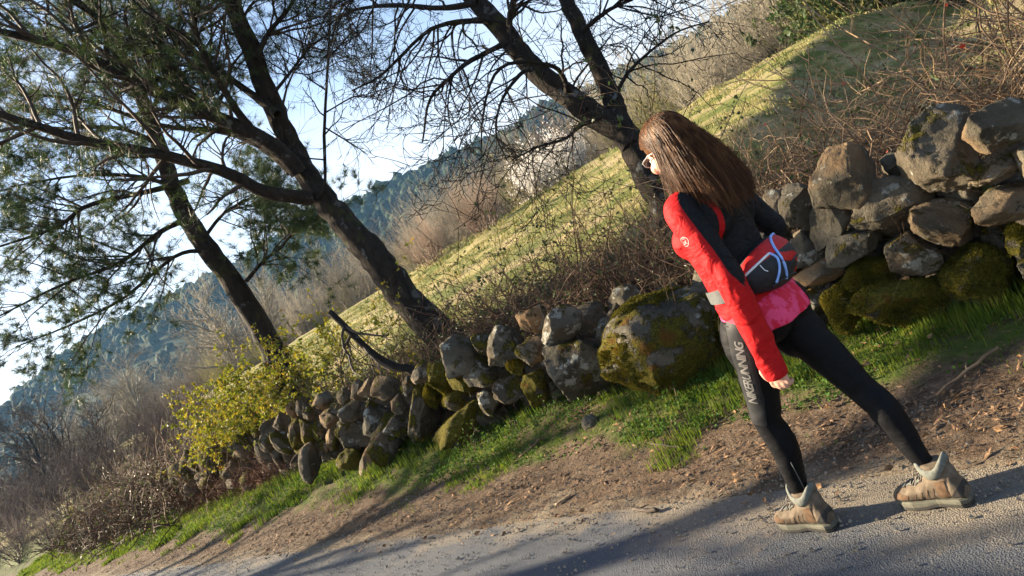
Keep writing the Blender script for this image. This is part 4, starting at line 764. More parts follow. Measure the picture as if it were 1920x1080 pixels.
def hair_material():
    k = NT('brown_hair'); v = k.tc.outputs['Object']; n = k.noise(42, 3, .6, vec=k.scalev((1, 1, .10), v)); col = k.ramp(n, [(.30, (.030, .012, .005)), (.46, (.085, .035, .0125)), (.58, (.165, .074, .027)), (.74, (.27, .14, .058))])
    sx = k.n.new('ShaderNodeSeparateXYZ'); k.l.new(v, sx.inputs[0]); low = k.sm(sx.outputs[2], 1.50, 1.32); col = k.mix(k.math('MULTIPLY', low, .35), col, (.13, .055, .028))
    k.done(col, .48, None, .18, trans=.25); return k.m
M['hair'] = hair_material()

def ring_loft(rings, k=24):
    """rings: (cx, cy, cz, rx, ry, tilt_x, tilt_y) elliptic sections"""
    th = np.arange(k) / k * 2 * np.pi; V = []
    for r in rings:
        cx, cy, cz, rx, ry = r[:5]; tx, ty = (r[5], r[6]) if len(r) > 6 else (0, 0)
        c, s = np.cos(th), np.sin(th); ex = 2 / 2.3
        X = rx * np.sign(c) * np.abs(c) ** ex; Y = ry * np.sign(s) * np.abs(s) ** ex
        V.append(np.stack([cx + X, cy + Y, cz + X * tx + Y * ty], 1))
    V = np.concatenate(V); n = len(rings); ix = np.arange(n * k).reshape(n, k); a, b = ix[:-1], ix[1:]
    return V, [np.stack([a, np.roll(a, -1, 1), np.roll(b, -1, 1), b], -1).reshape(-1, 4), ix[0][None, ::-1], ix[-1][None]]
def path_loft(pts, rad, n=24, k=20, off=None):
    p = spline(pts, n); r = np.interp(np.linspace(0, len(rad) - 1, n), np.arange(len(rad)), rad)
    if off is not None: pass
    V, F = tubes(p, r, k, cap=True); return V, F
def blob(c, r, sub=3, rot=None):
    V, F = ICO[sub]; V = V * np.array(r)
    if rot is not None: V = V @ np.array(Matrix.Rotation(rot[1], 3, rot[0])).T
    return V + np.array(c), F
def fuse(name, bits, mats, voxel, smooth=6, parent=PERSON, disp=None, **kw):
    """closed pieces merged into one continuous skin"""
    mb = MB()
    for V, F in bits: mb.add(V, F)
    o = mb.build(name, mats, None); md = o.modifiers.new('r', 'REMESH'); md.mode = 'VOXEL'; md.voxel_size = voxel; md.use_smooth_shade = True
    sm = o.modifiers.new('s', 'SMOOTH'); sm.iterations = smooth; sm.factor = .5
    me = bpy.data.meshes.new_from_object(o.evaluated_get(bpy.context.evaluated_depsgraph_get())); old = o.data; o.modifiers.clear(); o.data = me; bpy.data.meshes.remove(old); me.name = name
    if not me.materials: me.materials.append(mats)
    if disp is not None:
        n = len(me.vertices); co = np.zeros(n * 3, np.float32); me.vertices.foreach_get('co', co); co = co.reshape(-1, 3); no = np.zeros(n * 3, np.float32); me.vertex_normals.foreach_get('vector', no) if hasattr(me, 'vertex_normals') else None
        co = co + no.reshape(-1, 3) * disp(co.astype(float), no.reshape(-1, 3))[:, None]; me.vertices.foreach_set('co', co.astype(np.float32).ravel()); me.update()
    me.polygons.foreach_set('use_smooth', np.ones(len(me.polygons), bool)); o.parent = parent; return tag(o, **kw)
A = np.array
# joints (x right, y forward, z up)
HL, KL, AL = (-.085, .015, .86), (-.078, .135, .475), (-.062, .155, .10)
HR, KR, AR = (.085, -.01, .86), (.060, -.180, .47), (.022, -.30, .11)
SL, EL, WL = (-.170, .005, 1.33), (-.222, -.075, 1.06), (-.205, -.070, .775)
SR, ER, WR = (.178, -.005, 1.33), (.245, -.07, 1.10), (.185, .07, .99)
def lerp(a, b, f): return tuple(A(a) * (1 - f) + A(b) * f)
def leg_bits(H, K, An, sc=1.0):
    th = [(H[0], H[1], H[2] + .02), lerp(H, K, .3), lerp(H, K, .65), K]; d = A(An) - A(K); back = nrm(np.cross(d, [1, 0, 0])); back = -back if back[1] > 0 else back
    sh = [K, tuple(A(K) + d * .28 + back * .018), tuple(A(K) + d * .55 + back * .010), tuple(A(K) + d * .8), An]
    return [path_loft(th, [.094 * sc, .090 * sc, .073 * sc, .058 * sc]), path_loft(sh, [.056 * sc, .058 * sc, .049 * sc, .037 * sc, .035 * sc]), blob(lerp(H, K, 1.0), (.054 * sc, .056 * sc, .062 * sc)), blob(tuple(A(lerp(H, K, .22)) + A([0, .02, 0])), (.088, .086, .15))]
pelvis = ring_loft([(0, .0, .765, .10, .09), (0, -.005, .81, .155, .112), (0, -.012, .87, .168, .120), (0, -.01, .93, .158, .112), (0, 0, 1.0, .135, .10)])
glute = [blob((-.075, -.055, .845), (.085, .08, .095)), blob((.075, -.07, .845), (.085, .08, .095))]
def tdisp(co, no): return .0022 * fbm(co * A([16, 16, 26.0]), 5, 2) * 1.0
tights = fuse('leggings', leg_bits(HL, KL, AL, .95) + leg_bits(HR, KR, AR, .95) + [pelvis] + glute, M['black_knit'], .0085, 8, disp=tdisp, label='black running tights with grey lettering down the left thigh')
# torso garments
def wrinkle(co, no):
    arm = sstep(.15, .19, np.abs(co[:, 0])); f = .0026 * fbm(co * A([9, 9, 12.0]), 8, 2)
    fold = .0075 * fbm(co * A([34, 34, 13.0]) + co[:, [2, 0, 1]] * 8, 2, 2) * arm * (np.exp(-((co[:, 2] - 1.05) / .09) ** 2) + 1.1 * np.exp(-((co[:, 2] - .76) / .08) ** 2))
    waist = .004 * np.sin(co[:, 2] * 70 + co[:, 0] * 30 + 4 * fbm(co * 7, 4, 2)) * np.exp(-((co[:, 2] - .98) / .05) ** 2) * (1 - arm); return f + fold + waist
jt = ring_loft([(0, .0, .895, .166, .124), (0, .0, .93, .166, .124), (0, .005, .99, .152, .116), (0, .01, 1.06, .146, .113), (0, .012, 1.14, .152, .118), (0, .015, 1.22, .165, .124), (0, .01, 1.29, .172, .118), (0, .005, 1.34, .160, .102), (0, .004, 1.385, .118, .084), (0, .012, 1.42, .075, .07), (0, .022, 1.455, .061, .063), (0, .028, 1.475, .058, .060)])
def arm_bits(S, E, W, sc=1.0):
    return [path_loft([lerp(S, (0, 0, 1.36), .35), S, lerp(S, E, .35), lerp(S, E, .7), E, lerp(E, W, .3), lerp(E, W, .65), W], [.072 * sc, .068 * sc, .061 * sc, .056 * sc, .052 * sc, .050 * sc, .047 * sc, .044 * sc], 36), blob(S, (.066, .066, .066))]
bust = [blob((-.07, .09, 1.215), (.075, .06, .07)), blob((.07, .09, 1.215), (.075, .06, .07)), blob((-.085, -.06, 1.27), (.08, .06, .10)), blob((.085, -.06, 1.27), (.08, .06, .10))]
WL2 = (-.198, -.058, .668)
jacket = fuse('jacket', [jt] + arm_bits(SL, EL, WL2, .98) + arm_bits(SR, ER, WR, .95) + bust, M['jacket'], .0075, 7, disp=wrinkle, label='red softshell jacket with a black back and a black stripe down the arm')
shirt = fuse('shirt', [ring_loft([(0, -.025, .814, .174, .136), (0, -.023, .84, .176, .138), (0, -.016, .88, .175, .136), (0, -.008, .92, .166, .128), (0, 0, .96, .140, .105)], 40)], M['pink'], .008, 4, disp=lambda c, n: .004 * fbm(c * A([20, 20, 6.0]), 6, 2), label='pink patterned shirt hem showing below the jacket')
# body: head, neck, trunk, arms and hands in one skin
HEAD = (-.005, .035, 1.565); YAW, NOD = math.radians(-18), math.radians(-12)
HM = Matrix.Translation(HEAD) @ Matrix.Rotation(YAW, 4, 'Z') @ Matrix.Rotation(NOD, 4, 'X')
def hx(V): V = np.asarray(V, float); return V @ np.array(HM)[:3, :3].T + np.array(HM)[:3, 3]
def hb(c, r, sub=3): V, F = blob(c, r, sub); return hx(V), F
head = [hb((0, -.012, .028), (.074, .093, .085)), hb((0, .030, -.02), (.062, .062, .085)), hb((0, .058, -.088), (.028, .026, .022)), hb((0, .03, -.07), (.05, .05, .04)), hb((0, .098, -.03), (.012, .016, .02)), hb((0, .088, -.008), (.008, .016, .03)),
        hb((-.036, .07, -.035), (.026, .022, .026)), hb((.036, .07, -.035), (.026, .022, .026)), hb((0, .084, -.062), (.022, .010, .007)), hb((0, .082, -.073), (.019, .011, .007)), hb((0, .078, .022), (.05, .012, .010)), hb((-.074, -.01, -.01), (.008, .018, .03)), hb((.074, -.01, -.01), (.008, .018, .03))]
neck = [path_loft([(0, .01, 1.33), (0, .018, 1.42), (-.003, .03, 1.50), (-.005, .035, 1.56)], [.06, .052, .050, .052])]
trunk = [ring_loft([(0, 0, .84, .12, .09), (0, 0, 1.0, .11, .085), (0, .01, 1.2, .13, .09), (0, .005, 1.33, .13, .07), (0, .01, 1.40, .05, .05)])]
def hand_bits(W, down, fwd, out, sc=1.0):
    """palm and five curled fingers; the fingers bend round towards the palm"""
    W, down, fwd, out = A(W), nrm(A(down)), nrm(A(fwd)), nrm(A(out)); b = []
    M3 = np.stack([out, fwd, down], 1); V, F = ICO[3]; b.append(((V * A([.016, .038, .046])) @ M3.T + W + down * .045, F))
    for i, (o_, L) in enumerate(((.030, .068), (.010, .076), (-.010, .070), (-.029, .055))):
        k = W + down * (.084 - .006 * abs(i - 1.3)) + fwd * o_; inw = -out; p1 = k + down * L * .40 + inw * L * .10; p2 = p1 + down * L * .12 + inw * L * .34; p3 = p2 - down * L * .20 + inw * L * .20
        b.append(path_loft([k - down * .03, k, p1, p2, p3], [.0095, .0095, .009, .008, .0065], 16, 10))
    k = W + down * .025 + fwd * .032; b.append(path_loft([k - fwd * .02, k + fwd * .012 + down * .012, k + fwd * .018 + down * .042 - out * .010, k + fwd * .012 + down * .068 - out * .022], [.014, .013, .0105, .008], 16, 10)); return b
handL = hand_bits((-.198, -.060, .733), (.02, .06, -1), (.0, 1, .14), (-1, 0, -.02)); handR = hand_bits((.18, .075, .985), (-.35, .9, -.2), (-.8, -.35, .1), (.3, .1, .9))
arms = [path_loft([SL, EL, WL, (-.198, -.062, .715)], [.036, .030, .022, .023]), path_loft([SR, ER, WR], [.036, .030, .023])]
legs = [path_loft([H, lerp(H, K, .5), K], [.066, .052, .036]) for H, K in ((HL, KL), (HR, KR))] + [path_loft([K, lerp(K, An, .4), An, (An[0], An[1] + .0, .05), (An[0], An[1] + .10, .045)], [.036, .030, .024, .026, .024]) for K, An in ((KL, AL), (KR, AR))]
body = fuse('body', head + neck + trunk + arms + handL + handR + legs, M['skin'], .0056, 3)
# eyes, ear stud and glasses
def part(name, V, F, m, parent=PERSON, **k):
    mb = MB(); mb.add(V, F); return mb.build(name, m, parent, **k)
em = simple('eye_white', [(.3, (.6, .58, .55)), (.7, (.7, .68, .65))], 5, .2, .5)
for sx_ in (-1, 1): V, F = hb((sx_ * .032, .073, -.002), (.012, .011, .011), 2); part('eye', V, F, em)
V, F = hb((-.0795, .0, -.042), (.0035, .0035, .0035), 2); part('earring', V, F, simple('silver', [(.3, (.7, .7, .7)), (.7, (.8, .8, .8))], 5, .15, .6, metal=1.0))
gl = MB()
for sx_ in (-1, 1):
    a = np.linspace(0, 2 * np.pi, 21); c = np.stack([sx_ * .034 + .026 * np.cos(a), .100 + 0 * a - .25 * np.abs(sx_ * .034 + .026 * np.cos(a)) * .3, .004 + .019 * np.sin(a)], 1); V, F = tubes(hx(c), np.full(21, .0014), 6); gl.add(V, F)
    V, F = tubes(hx(spline([(sx_ * .062, .096, .010), (sx_ * .077, .06, .010), (sx_ * .080, .01, .008), (sx_ * .078, -.03, -.01)], 12)), np.full(12, .0020), 6); gl.add(V, F)
V, F = tubes(hx(spline([(-.008, .101, .008), (0, .104, .011), (.008, .101, .008)], 6)), np.full(6, .002), 6); gl.add(V, F); glasses = gl.build('glasses', simple('pale_frame', [(.3, (.30, .30, .31)), (.7, (.4, .4, .41))], 5, .25, .5), PERSON)
for sx_ in (-1, 1):
    V, F = ICO[2]; part('lens', hx(V * A([.0255, .0012, .0185]) + A([sx_ * .034, .0955, .004])), F, simple('dark_lens', [(.3, (.02, .02, .025)), (.7, (.04, .04, .05))], 5, .08, .6), glasses)
# hair: a close cap and several thousand strands falling to the shoulder blades
rng = np.random.default_rng(77)
def hair():
    n = 7800; az = rng.uniform(-2.62, 2.62, n); az = np.where(rng.uniform(0, 1, n) < .55, az, rng.normal(0, 1.15, n).clip(-2.62, 2.62))   # azimuth 0 = back of the head
    pol = np.arccos(1 - rng.uniform(0, 1, n) ** 1.1 * .72) + .02; front = np.cos(az)                                                # start height on the scalp
    d = np.stack([np.sin(az) * np.sin(pol), -np.cos(az) * np.sin(pol), np.cos(pol)], 1); R = A([.083, .106, .094]); c0 = A([0, -.014, .030])
    K = 12; P = np.zeros((n, K, 3)); lay = rng.uniform(.0, 1, n)
    az2 = np.sign(az) * np.minimum(np.abs(az) * (1 - .06 * lay), 1.50 - .12 * lay) ; fr = sstep(1.15, 1.5, np.abs(az2)) * sstep(0, .01, np.abs(az2))
    for j in range(4):                                         # over the skull
        pj = pol + (1.62 - pol) * (j / 3.0); aj = az + (az2 - az) * (j / 3.0); q = np.stack([np.sin(aj) * np.sin(pj), -np.cos(aj) * np.sin(pj), np.cos(pj)], 1)
        P[:, j] = hx(c0 + q * R * (1 + .06 * lay[:, None] + .02 * (j > 0)))
    bot = 1.318 + .05 * rng.normal(0, .6, n) + .05 * fr; ln = P[:, 3, 2] - bot; a3 = az2 + YAW
    outv = np.stack([np.sin(a3), -np.cos(a3), 0 * a3], 1)
    for j in range(4, K):
        f = (j - 3) / (K - 4.0); sp = (.045 * f + .030 * np.sin(f * 2.2)) * (.45 + .55 * lay) * (1 - .92 * fr); P[:, j] = P[:, 3] + outv * sp[:, None] * 1.0; P[:, j, 2] = P[:, 3, 2] - ln * f
        P[:, j, 1] -= .030 * f * (1 - fr) ; P[:, j, 0] += (.035 * f * sstep(.2, 1.0, np.sin(az2)) ) + .010 * np.sin(P[:, j, 2] * 9 + az * 3) * f
    clump = fbm(np.stack([az * 14, lay * 4, 0 * az], 1), 3, 2)[:, None] * np.linspace(0, .008, K)[None] * (np.arange(K) > 2); P += outv[:, None] * clump[..., None]; fly = (rng.uniform(0, 1, n) < .05)[:, None, None]
    P += np.cumsum(rng.normal(0, .0011, P.shape), 1) * np.linspace(0, 1, K)[None, :, None] * np.where(fly, 4.5, 1.0)
    u = np.linspace(0, K - 1.001, 11); i = u.astype(int); w = (u - i)[:, None]; fin = P[:, i] * (1 - w) + P[:, i + 1] * w
    fin[:, 1:-1] = (fin[:, :-2] + fin[:, 1:-1] * 2 + fin[:, 2:]) / 4
    return tubes(fin, taper(rng.uniform(.0006, .0013, n), 11, .45), 3)
V, F = hair(); part('hair', V, F, M['hair'], label='long straight brown hair with lighter streaks, lit reddish at the front')
hm_ = bpy.data.objects['hair']
capV, capF = blob((0, -.016, .036), (.079, .1005, .0895), 4); q = capV[:, 1] < .072 - .35 * np.maximum(.05 - capV[:, 2], 0) * 2; fk = q[capF].all(1)
part('hair_cap', hx(capV), capF[fk], M['hair'])
# inner fall of hair so that nothing shows through
inn = []
for f in np.linspace(0, 1, 9):
    z = 1.60 - .315 * f; inn.append((-.004 + .012 * f, .012 - .060 * f, z, .074 + .034 * f, .078 + .000 * f))
V, F = ring_loft(inn, 30); V = V - 0; ctr = A([-.004, .01]); fm = ((V[F[0]].mean(1)[:, 1] - .02) < .012); part('hair_fall', V, F[0][fm], M['hair'])

# collar lining, cuff, logo, lettering
bt = lambda o: BVHTree.FromPolygons([tuple(v.co) for v in o.data.vertices], [tuple(p.vertices) for p in o.data.polygons])
BJ, BT = bt(jacket), bt(tights)
V, F = tubes(spline([(.062 * math.cos(a), .026 + .066 * math.sin(a), 1.478 - .012 * math.sin(a)) for a in np.linspace(0, 2 * math.pi, 13)], 40), np.full(40, .007), 8); part('collar_lining', V, F, M['white_trim'], jacket)
def project(pts, d, bvh, lift):
    """points carried along direction d onto a garment"""
    d = Vector(d).normalized(); out = []
    for p in pts:
        h = bvh.ray_cast(Vector(p) - d * .5, d); out.append(tuple(h[0] + h[1] * lift) if h[0] else tuple(p))
    return np.array(out)
def printed(name, fl, o3, ex, ey, d, bvh, m, parent, lift=.0014):
    """flat print (2D verts, faces) laid on the cloth"""
    V2, F2 = fl; P = A(o3) + V2[:, :1] * A(ex) + V2[:, 1:2] * A(ey); mb = MB(); mb.add(project(P, d, bvh, lift), F2); return mb.build(name, m, parent)
def text_flat(s, size, cut=.004, shear=0.0, space=1.0, ext=0):
    cu = bpy.data.curves.new('text', 'FONT'); cu.body = s; cu.size = size; cu.shear = shear; cu.space_character = space; cu.align_x = 'CENTER'; cu.align_y = 'CENTER'; cu.resolution_u = 3; cu.offset = size * .022
    o = bpy.data.objects.new('text', cu); COL.objects.link(o); me = bpy.data.meshes.new_from_object(o.evaluated_get(bpy.context.evaluated_depsgraph_get())); bpy.data.objects.remove(o)
    bm = bmesh.new(); bm.from_mesh(me); bmesh.ops.triangulate(bm, faces=bm.faces)
    for _ in range(3):
        e = [x for x in bm.edges if x.calc_length() > cut * 1.6]
        if not e: break
        bmesh.ops.subdivide_edges(bm, edges=e, cuts=1); bmesh.ops.triangulate(bm, faces=bm.faces)
    V2 = A([v.co[:2] for v in bm.verts]); bm.verts.index_update(); F2 = A([[v.index for v in f.verts] for f in bm.faces]); bm.free(); bpy.data.meshes.remove(me); return V2, F2
def grid_flat(outline, n=12, m=40):
    """strip between two side curves (u left, u right) along v"""
    v = np.linspace(0, 1, m); l = np.interp(v, outline[0], outline[1]); r = np.interp(v, outline[0], outline[2]); u = np.linspace(0, 1, n); h = np.interp(v, outline[0], outline[3])
    X = l[:, None] * (1 - u) + r[:, None] * u; Y = np.repeat(h[:, None], n, 1); ix = np.arange(n * m).reshape(m, n)
    return np.stack([X.ravel(), Y.ravel()], 1), np.stack([ix[:-1, :-1], ix[:-1, 1:], ix[1:, 1:], ix[1:, :-1]], -1).reshape(-1, 4)
nd = A([-.985, .06, 0.0]); nd /= np.linalg.norm(nd); ty = A([nd[1], -nd[0], 0]); tx = nrm(A([HL[0] - KL[0], HL[1] - KL[1], HL[2] - KL[2]])); tx = nrm(tx - nd * (tx @ nd)); ty = nrm(np.cross(tx, nd) * -1); ty = ty if ty[1] > 0 else -ty
lc = A(lerp(HL, KL, .40)) + A([0, .0, 0])
printed('sheen_panel', grid_flat(([0, .3, .7, 1], [-.026, -.036, -.040, -.046], [.034, .042, .044, .050], [-.24, -.12, .10, .26])), lc, ty, tx, -nd, BT, M['panel_sheen'], tights, .0012)  # sheen of the thigh laid on as a strip of dark grey colour
V2, F2 = text_flat('NIKERUNNING', .047, .005, .18, .86); V2 = V2 - (V2.max(0) + V2.min(0)) / 2; V2[:, 0] *= .262 / (V2[:, 0].max() - V2[:, 0].min()); V2[:, 1] *= 1.0
printed('lettering', (V2, F2), lc + tx * -.012 + ty * .004, tx, ty, -nd, BT, M['letter'], tights, .0026)
# reflective line down the calf
a = np.linspace(0, 1, 16); pc = [lerp(KL, AL, .45 + .5 * f) for f in a]; pr = project([A(p) + A([-.0, -.022, 0]) for p in pc], (.9, .42, 0), BT, .001); V, F = tubes(pr, np.full(16, .0022), 5); part('reflective_stripe', V, F, M['grey_strap'], tights)
# arm emblem: a ring with two bars and letters inside
ld = A([-.985, -.17, 0]); ld /= np.linalg.norm(ld); lx = A([-ld[1], ld[0], 0]); lx = lx if lx[1] < 0 else -lx; lp = A([-.2, .012, 1.235])
ang = np.linspace(0, 2 * np.pi, 33); rg = np.concatenate([np.stack([r * np.cos(ang), r * np.sin(ang)], 1) for r in (.0165, .0185)]); ri = np.arange(32); RF = np.stack([ri, ri + 1, ri + 34, ri + 33], 1)
printed('emblem', (rg, RF), lp, lx, (0, 0, 1), -ld, BJ, M['emblem'], jacket)
V2, F2 = text_flat('LK', .017, .004); printed('emblem', (V2 - A([0, .004]), F2), lp, lx, (0, 0, 1), -ld, BJ, M['emblem'], jacket)
for yy, hw in ((.009, .010), (.0125, .006), (-.0095, .011)):
    printed('emblem', (A([[-hw, yy], [hw, yy], [hw, yy + .0014], [-hw, yy + .0014]]), A([[0, 1, 2, 3]])), lp, lx, (0, 0, 1), -ld, BJ, M['emblem'], jacket)
# seam piping over the shoulder blade and zip garage on the rear
# ------------------------------------------------------------------ boots
def boot(An, yaw, label, seed):
    root = bpy.data.objects.new('boot', None); COL.objects.link(root); root.parent = PERSON; root.location = (An[0], An[1], 0); root.rotation_euler = (0, 0, yaw); root.scale = (.92, .84, 1.0); root['label'] = label
    prof = [(-.098, .026, .055, .05), (-.088, .034, .064, .10), (-.06, .040, .072, .135), (-.02, .042, .080, .14), (.03, .043, .078, .125), (.07, .046, .066, .100), (.11, .050, .056, .092), (.15, .049, .050, .082), (.18, .042, .046, .073), (.203, .026, .04, .060)]
    V = []; K = 22
    for y, w, hc, top in prof:
        w *= 1.08
        z0 = .026; th = np.linspace(0, 2 * np.pi, K, endpoint=False); c, s = np.cos(th), np.sin(th); zc = (z0 + top) / 2; h = (top - z0) / 2
        ww = w * np.where(s > 0, 1 - .42 * s ** 1.6 if False else 1 - .40 * np.maximum(s, 0) ** 1.6, 1.0); V.append(np.stack([np.sign(c) * np.abs(c) ** .8 * ww, y + 0 * c, zc + h * np.sign(s) * np.abs(s) ** .85], 1))
    V = np.concatenate(V); ix = np.arange(len(prof) * K).reshape(len(prof), K); F = [np.stack([ix[:-1], np.roll(ix[:-1], -1, 1), np.roll(ix[1:], -1, 1), ix[1:]], -1).reshape(-1, 4), ix[0][None, ::-1], ix[-1][None]]
    shaft = ring_loft([(0, -.035, .05, .040, .058), (0, -.03, .09, .042, .062), (0, -.022, .125, .044, .062), (0, -.014, .155, .046, .060), (0, -.012, .168, .046, .059)])
    u = fuse('upper', [(V, F), shaft], M['suede'], .005, 4, root, disp=lambda c, n: .0012 * fbm(c * 45, seed, 2) - .0022 * np.exp(-((np.abs(c[:, 1] - .05 + (c[:, 2] - .06) * .5) - .0) / .004) ** 2) * (c[:, 2] < .1) - .002 * np.exp(-((c[:, 1] + .045 + (c[:, 2] - .06) * .3) / .004) ** 2))
    BU = bt(u)
    # padded collar, two rings
    a = np.linspace(0, 2 * np.pi, 29); col = np.stack([.0455 * np.cos(a), -.012 + .060 * np.sin(a), .163 + .010 * np.sin(a) ** 2 - .012 * np.cos(a) ** 2], 1)
    m = MB(); Vc, Fc = tubes(col, np.full(29, .0095), 10); Vc[:, 2] = .158 + (Vc[:, 2] - .163) * 2.0; m.add(Vc, Fc); m.build('collar', M['collar_grey'], root)
    # sole: lower dark lugs and a grey wedge, waisted under the arch
    def sole_ring(z, grow): 
        pts = [(-.108, .0), (-.100, .026), (-.075, .040), (-.03, .041), (.02, .039), (.07, .047), (.12, .053), (.165, .048), (.195, .032), (.212, .0)]; L = [(-x, y) for y, x in pts[1:-1]]; p = [(x, y) for y, x in pts] + L[::-1]; p = A(p); c = A([0, .05]); q = c + (p - c) * (1 + grow)
        return np.stack([q[:, 0], q[:, 1], np.full(len(q), z) + .018 * np.clip((q[:, 1] - .16) / .05, 0, 1) ** 2], 1)
    def slab(zs, name, mt):
        R = [sole_ring(z, g) for z, g in zs]; k = len(R[0]); n = len(R); V = np.concatenate(R); ix = np.arange(n * k).reshape(n, k); F = [np.stack([ix[:-1], np.roll(ix[:-1], -1, 1), np.roll(ix[1:], -1, 1), ix[1:]], -1).reshape(-1, 4)[:, ::-1], ix[0][None], ix[-1][None, ::-1]]
        arch = np.exp(-((V[:, 1] - .0) / .035) ** 2) * (V[:, 2] < .02); V[:, 2] += .010 * arch; m = MB(); m.add(V, F); return m.build(name, mt, root, smooth=False)
    slab([(.012, -.05), (.015, -.03), (.027, -.02), (.034, -.06)], 'midsole', M['sole_light'])
    so = slab([(.001, -.05), (.004, -.03), (.0115, -.03)], 'sole', M['sole_dark'])
    # heel cup, toe rand, side patches and laces on the upper
    def patch(name, pl, d, mt, lift=.0016):
        (u0, v0), (u1, v1), (u2, v2), (u3, v3) = pl; n = 10; a, b = np.meshgrid(np.linspace(0, 1, n), np.linspace(0, 1, n)); Y = (u0 * (1 - a) + u1 * a) * (1 - b) + (u3 * (1 - a) + u2 * a) * b; Z = (v0 * (1 - a) + v1 * a) * (1 - b) + (v3 * (1 - a) + v2 * a) * b
        P = np.stack([np.full(n * n, 0.0), Y.ravel(), Z.ravel()], 1); ix = np.arange(n * n).reshape(n, n); m = MB(); m.add(project(P, d, BU, lift), np.stack([ix[:-1, :-1], ix[:-1, 1:], ix[1:, 1:], ix[1:, :-1]], -1).reshape(-1, 4)); m.build(name, mt, root)
    for sd in (1, -1):
        patch('side_patch', [(-.045, .045), (-.005, .045), (-.008, .105), (-.048, .11)], (sd, 0, 0), M['boot_brown']); patch('rand', [(.03, .034), (.175, .034), (.165, .046), (.03, .042)], (sd, 0, 0), M['sole_dark']); patch('side_patch', [(.125, .046), (.185, .046), (.175, .068), (.115, .062)], (sd, 0, 0), M['boot_brown']); [patch('seam', [(.02 + q * .026, .045), (.024 + q * .026, .045), (.008 + q * .026, .085 - q * .006), (.004 + q * .026, .085 - q * .006)], (sd, 0, 0), M['boot_brown'], .002) for q in range(4)]; patch('heel_cup', [(-.094, .034), (-.035, .034), (-.062, .060), (-.096, .088)], (sd, 0, 0), M['sole_dark'])
    patch_top = [(-.02, .118), (.02, .118), (.026, .16), (-.026, .16)]; n = 9; a, b = np.meshgrid(np.linspace(-1, 1, n), np.linspace(0, 1, n)); P = np.stack([(a * (.020 + .004 * b)).ravel(), (.155 - .10 * b).ravel(), np.full(n * n, .0)], 1); ix = np.arange(n * n).reshape(n, n)
    m = MB(); m.add(project(P, (0, 0, -1), BU, .0022), np.stack([ix[:-1, :-1], ix[:-1, 1:], ix[1:, 1:], ix[1:, :-1]], -1).reshape(-1, 4)); m.build('tongue', M['collar_grey'], root)
    for i in range(5):
        y = .128 - i * .021; sg = 1 if i % 2 else -1; pts = [(-.027, y - .008 * sg, 0), (-.012, y - .003 * sg, 0), (.0, y, 0), (.012, y + .003 * sg, 0), (.027, y + .008 * sg, 0)]; P = project(pts, (0, 0, -1), BU, .0045); Vl, Fl = tubes(spline(P, 14), np.full(14, .0024), 6); m = MB(); m.add(Vl, Fl); m.build('lace', M['lace'], root)
    m = MB()
    for sg in (-1, 1):
        Vl, Fl = tubes(spline([(0, .052, .135), (sg * .02, .062, .150), (sg * .035, .066, .135), (sg * .022, .06, .128), (0, .054, .132)], 18), np.full(18, .002), 5); m.add(Vl, Fl); Vl, Fl = tubes(spline([(0, .054, .134), (sg * .018, .07, .115), (sg * .03, .085, .085)], 10), np.full(10, .002), 5); m.add(Vl, Fl)
    m.build('lace', M['lace'], root); return root
boot(AL, -.20, 'tan hiking boot on the left foot with grey collar, planted ahead', 3)
boot(AR, -.14, 'tan hiking boot on the right foot with grey collar, planted behind', 4)

# ------------------------------------------------------------------ waist pack
pack = empty('waist_pack', PERSON.matrix_world @ Vector((0, -.12, 1.0)), math.radians(45), 'red and black waist pack with pale blue piping worn at the small of the back', 'waist pack')
po = A([0, -.12, 1.0])
def pk(th, z, off):
    """a point on the pack's surface: angle from the middle of the back, height, distance off the jacket"""
    rx, ry = .153 + off, .117 + off; return np.stack([rx * np.sin(th), .006 - ry * np.cos(th), z + 0 * th], -1)
T0 = 1.28
def prof(th): k = np.clip(1 - (np.abs(th - .05) / T0) ** 2.4, 0, 1); return k
def zlim(th):
    k = prof(th); return .985 - .050 * k, 1.008 + .098 * k ** .8
def thick(th, b): return .006 + .082 * prof(th) ** .7 * np.sin(np.pi * np.clip(b * .86 + .07, 0, 1)) ** .55
nth, nb = 72, 26; TH, B = np.meshgrid(np.linspace(-T0 + .05, T0 + .05, nth), np.linspace(0, 1, nb), indexing='ij'); z0, z1 = zlim(TH); Z = z0 + (z1 - z0) * B
PV = pk(TH, Z, thick(TH, B)); inner = pk(TH, Z, .0 * TH - .004); ix = np.arange(nth * nb).reshape(nth, nb); quad = np.stack([ix[:-1, :-1], ix[1:, :-1], ix[1:, 1:], ix[:-1, 1:]], -1).reshape(-1, 4)
tm = (TH[:-1, :-1] + TH[1:, 1:]).ravel() / 2; bm_ = (B[:-1, :-1] + B[1:, 1:]).ravel() / 2
red = (bm_ > .70) | ((tm > -.25) & (np.abs(bm_ - (.60 - .42 * (tm + .25))) < .10)) | ((bm_ < .22) & (tm > .1))
blackin = (tm > .05) & (tm < .85) & (bm_ > .60 - .25 * (tm - .05)) & (bm_ < .74); red &= ~blackin
mb = MB(); mb.add((PV - po).reshape(-1, 3), quad[~red], 0); o = mb
mb.F.append((quad[red], 1)); mb.add((inner - po).reshape(-1, 3), quad[:, ::-1], 0)
e = ix; off = nth * nb
rim = np.concatenate([np.stack([e[:-1, 0], e[:-1, 0] + off, e[1:, 0] + off, e[1:, 0]], -1), np.stack([e[1:, -1], e[1:, -1] + off, e[:-1, -1] + off, e[:-1, -1]], -1), np.stack([e[0, 1:], e[0, 1:] + off, e[0, :-1] + off, e[0, :-1]], -1), np.stack([e[-1, :-1], e[-1, :-1] + off, e[-1, 1:] + off, e[-1, 1:]], -1)])
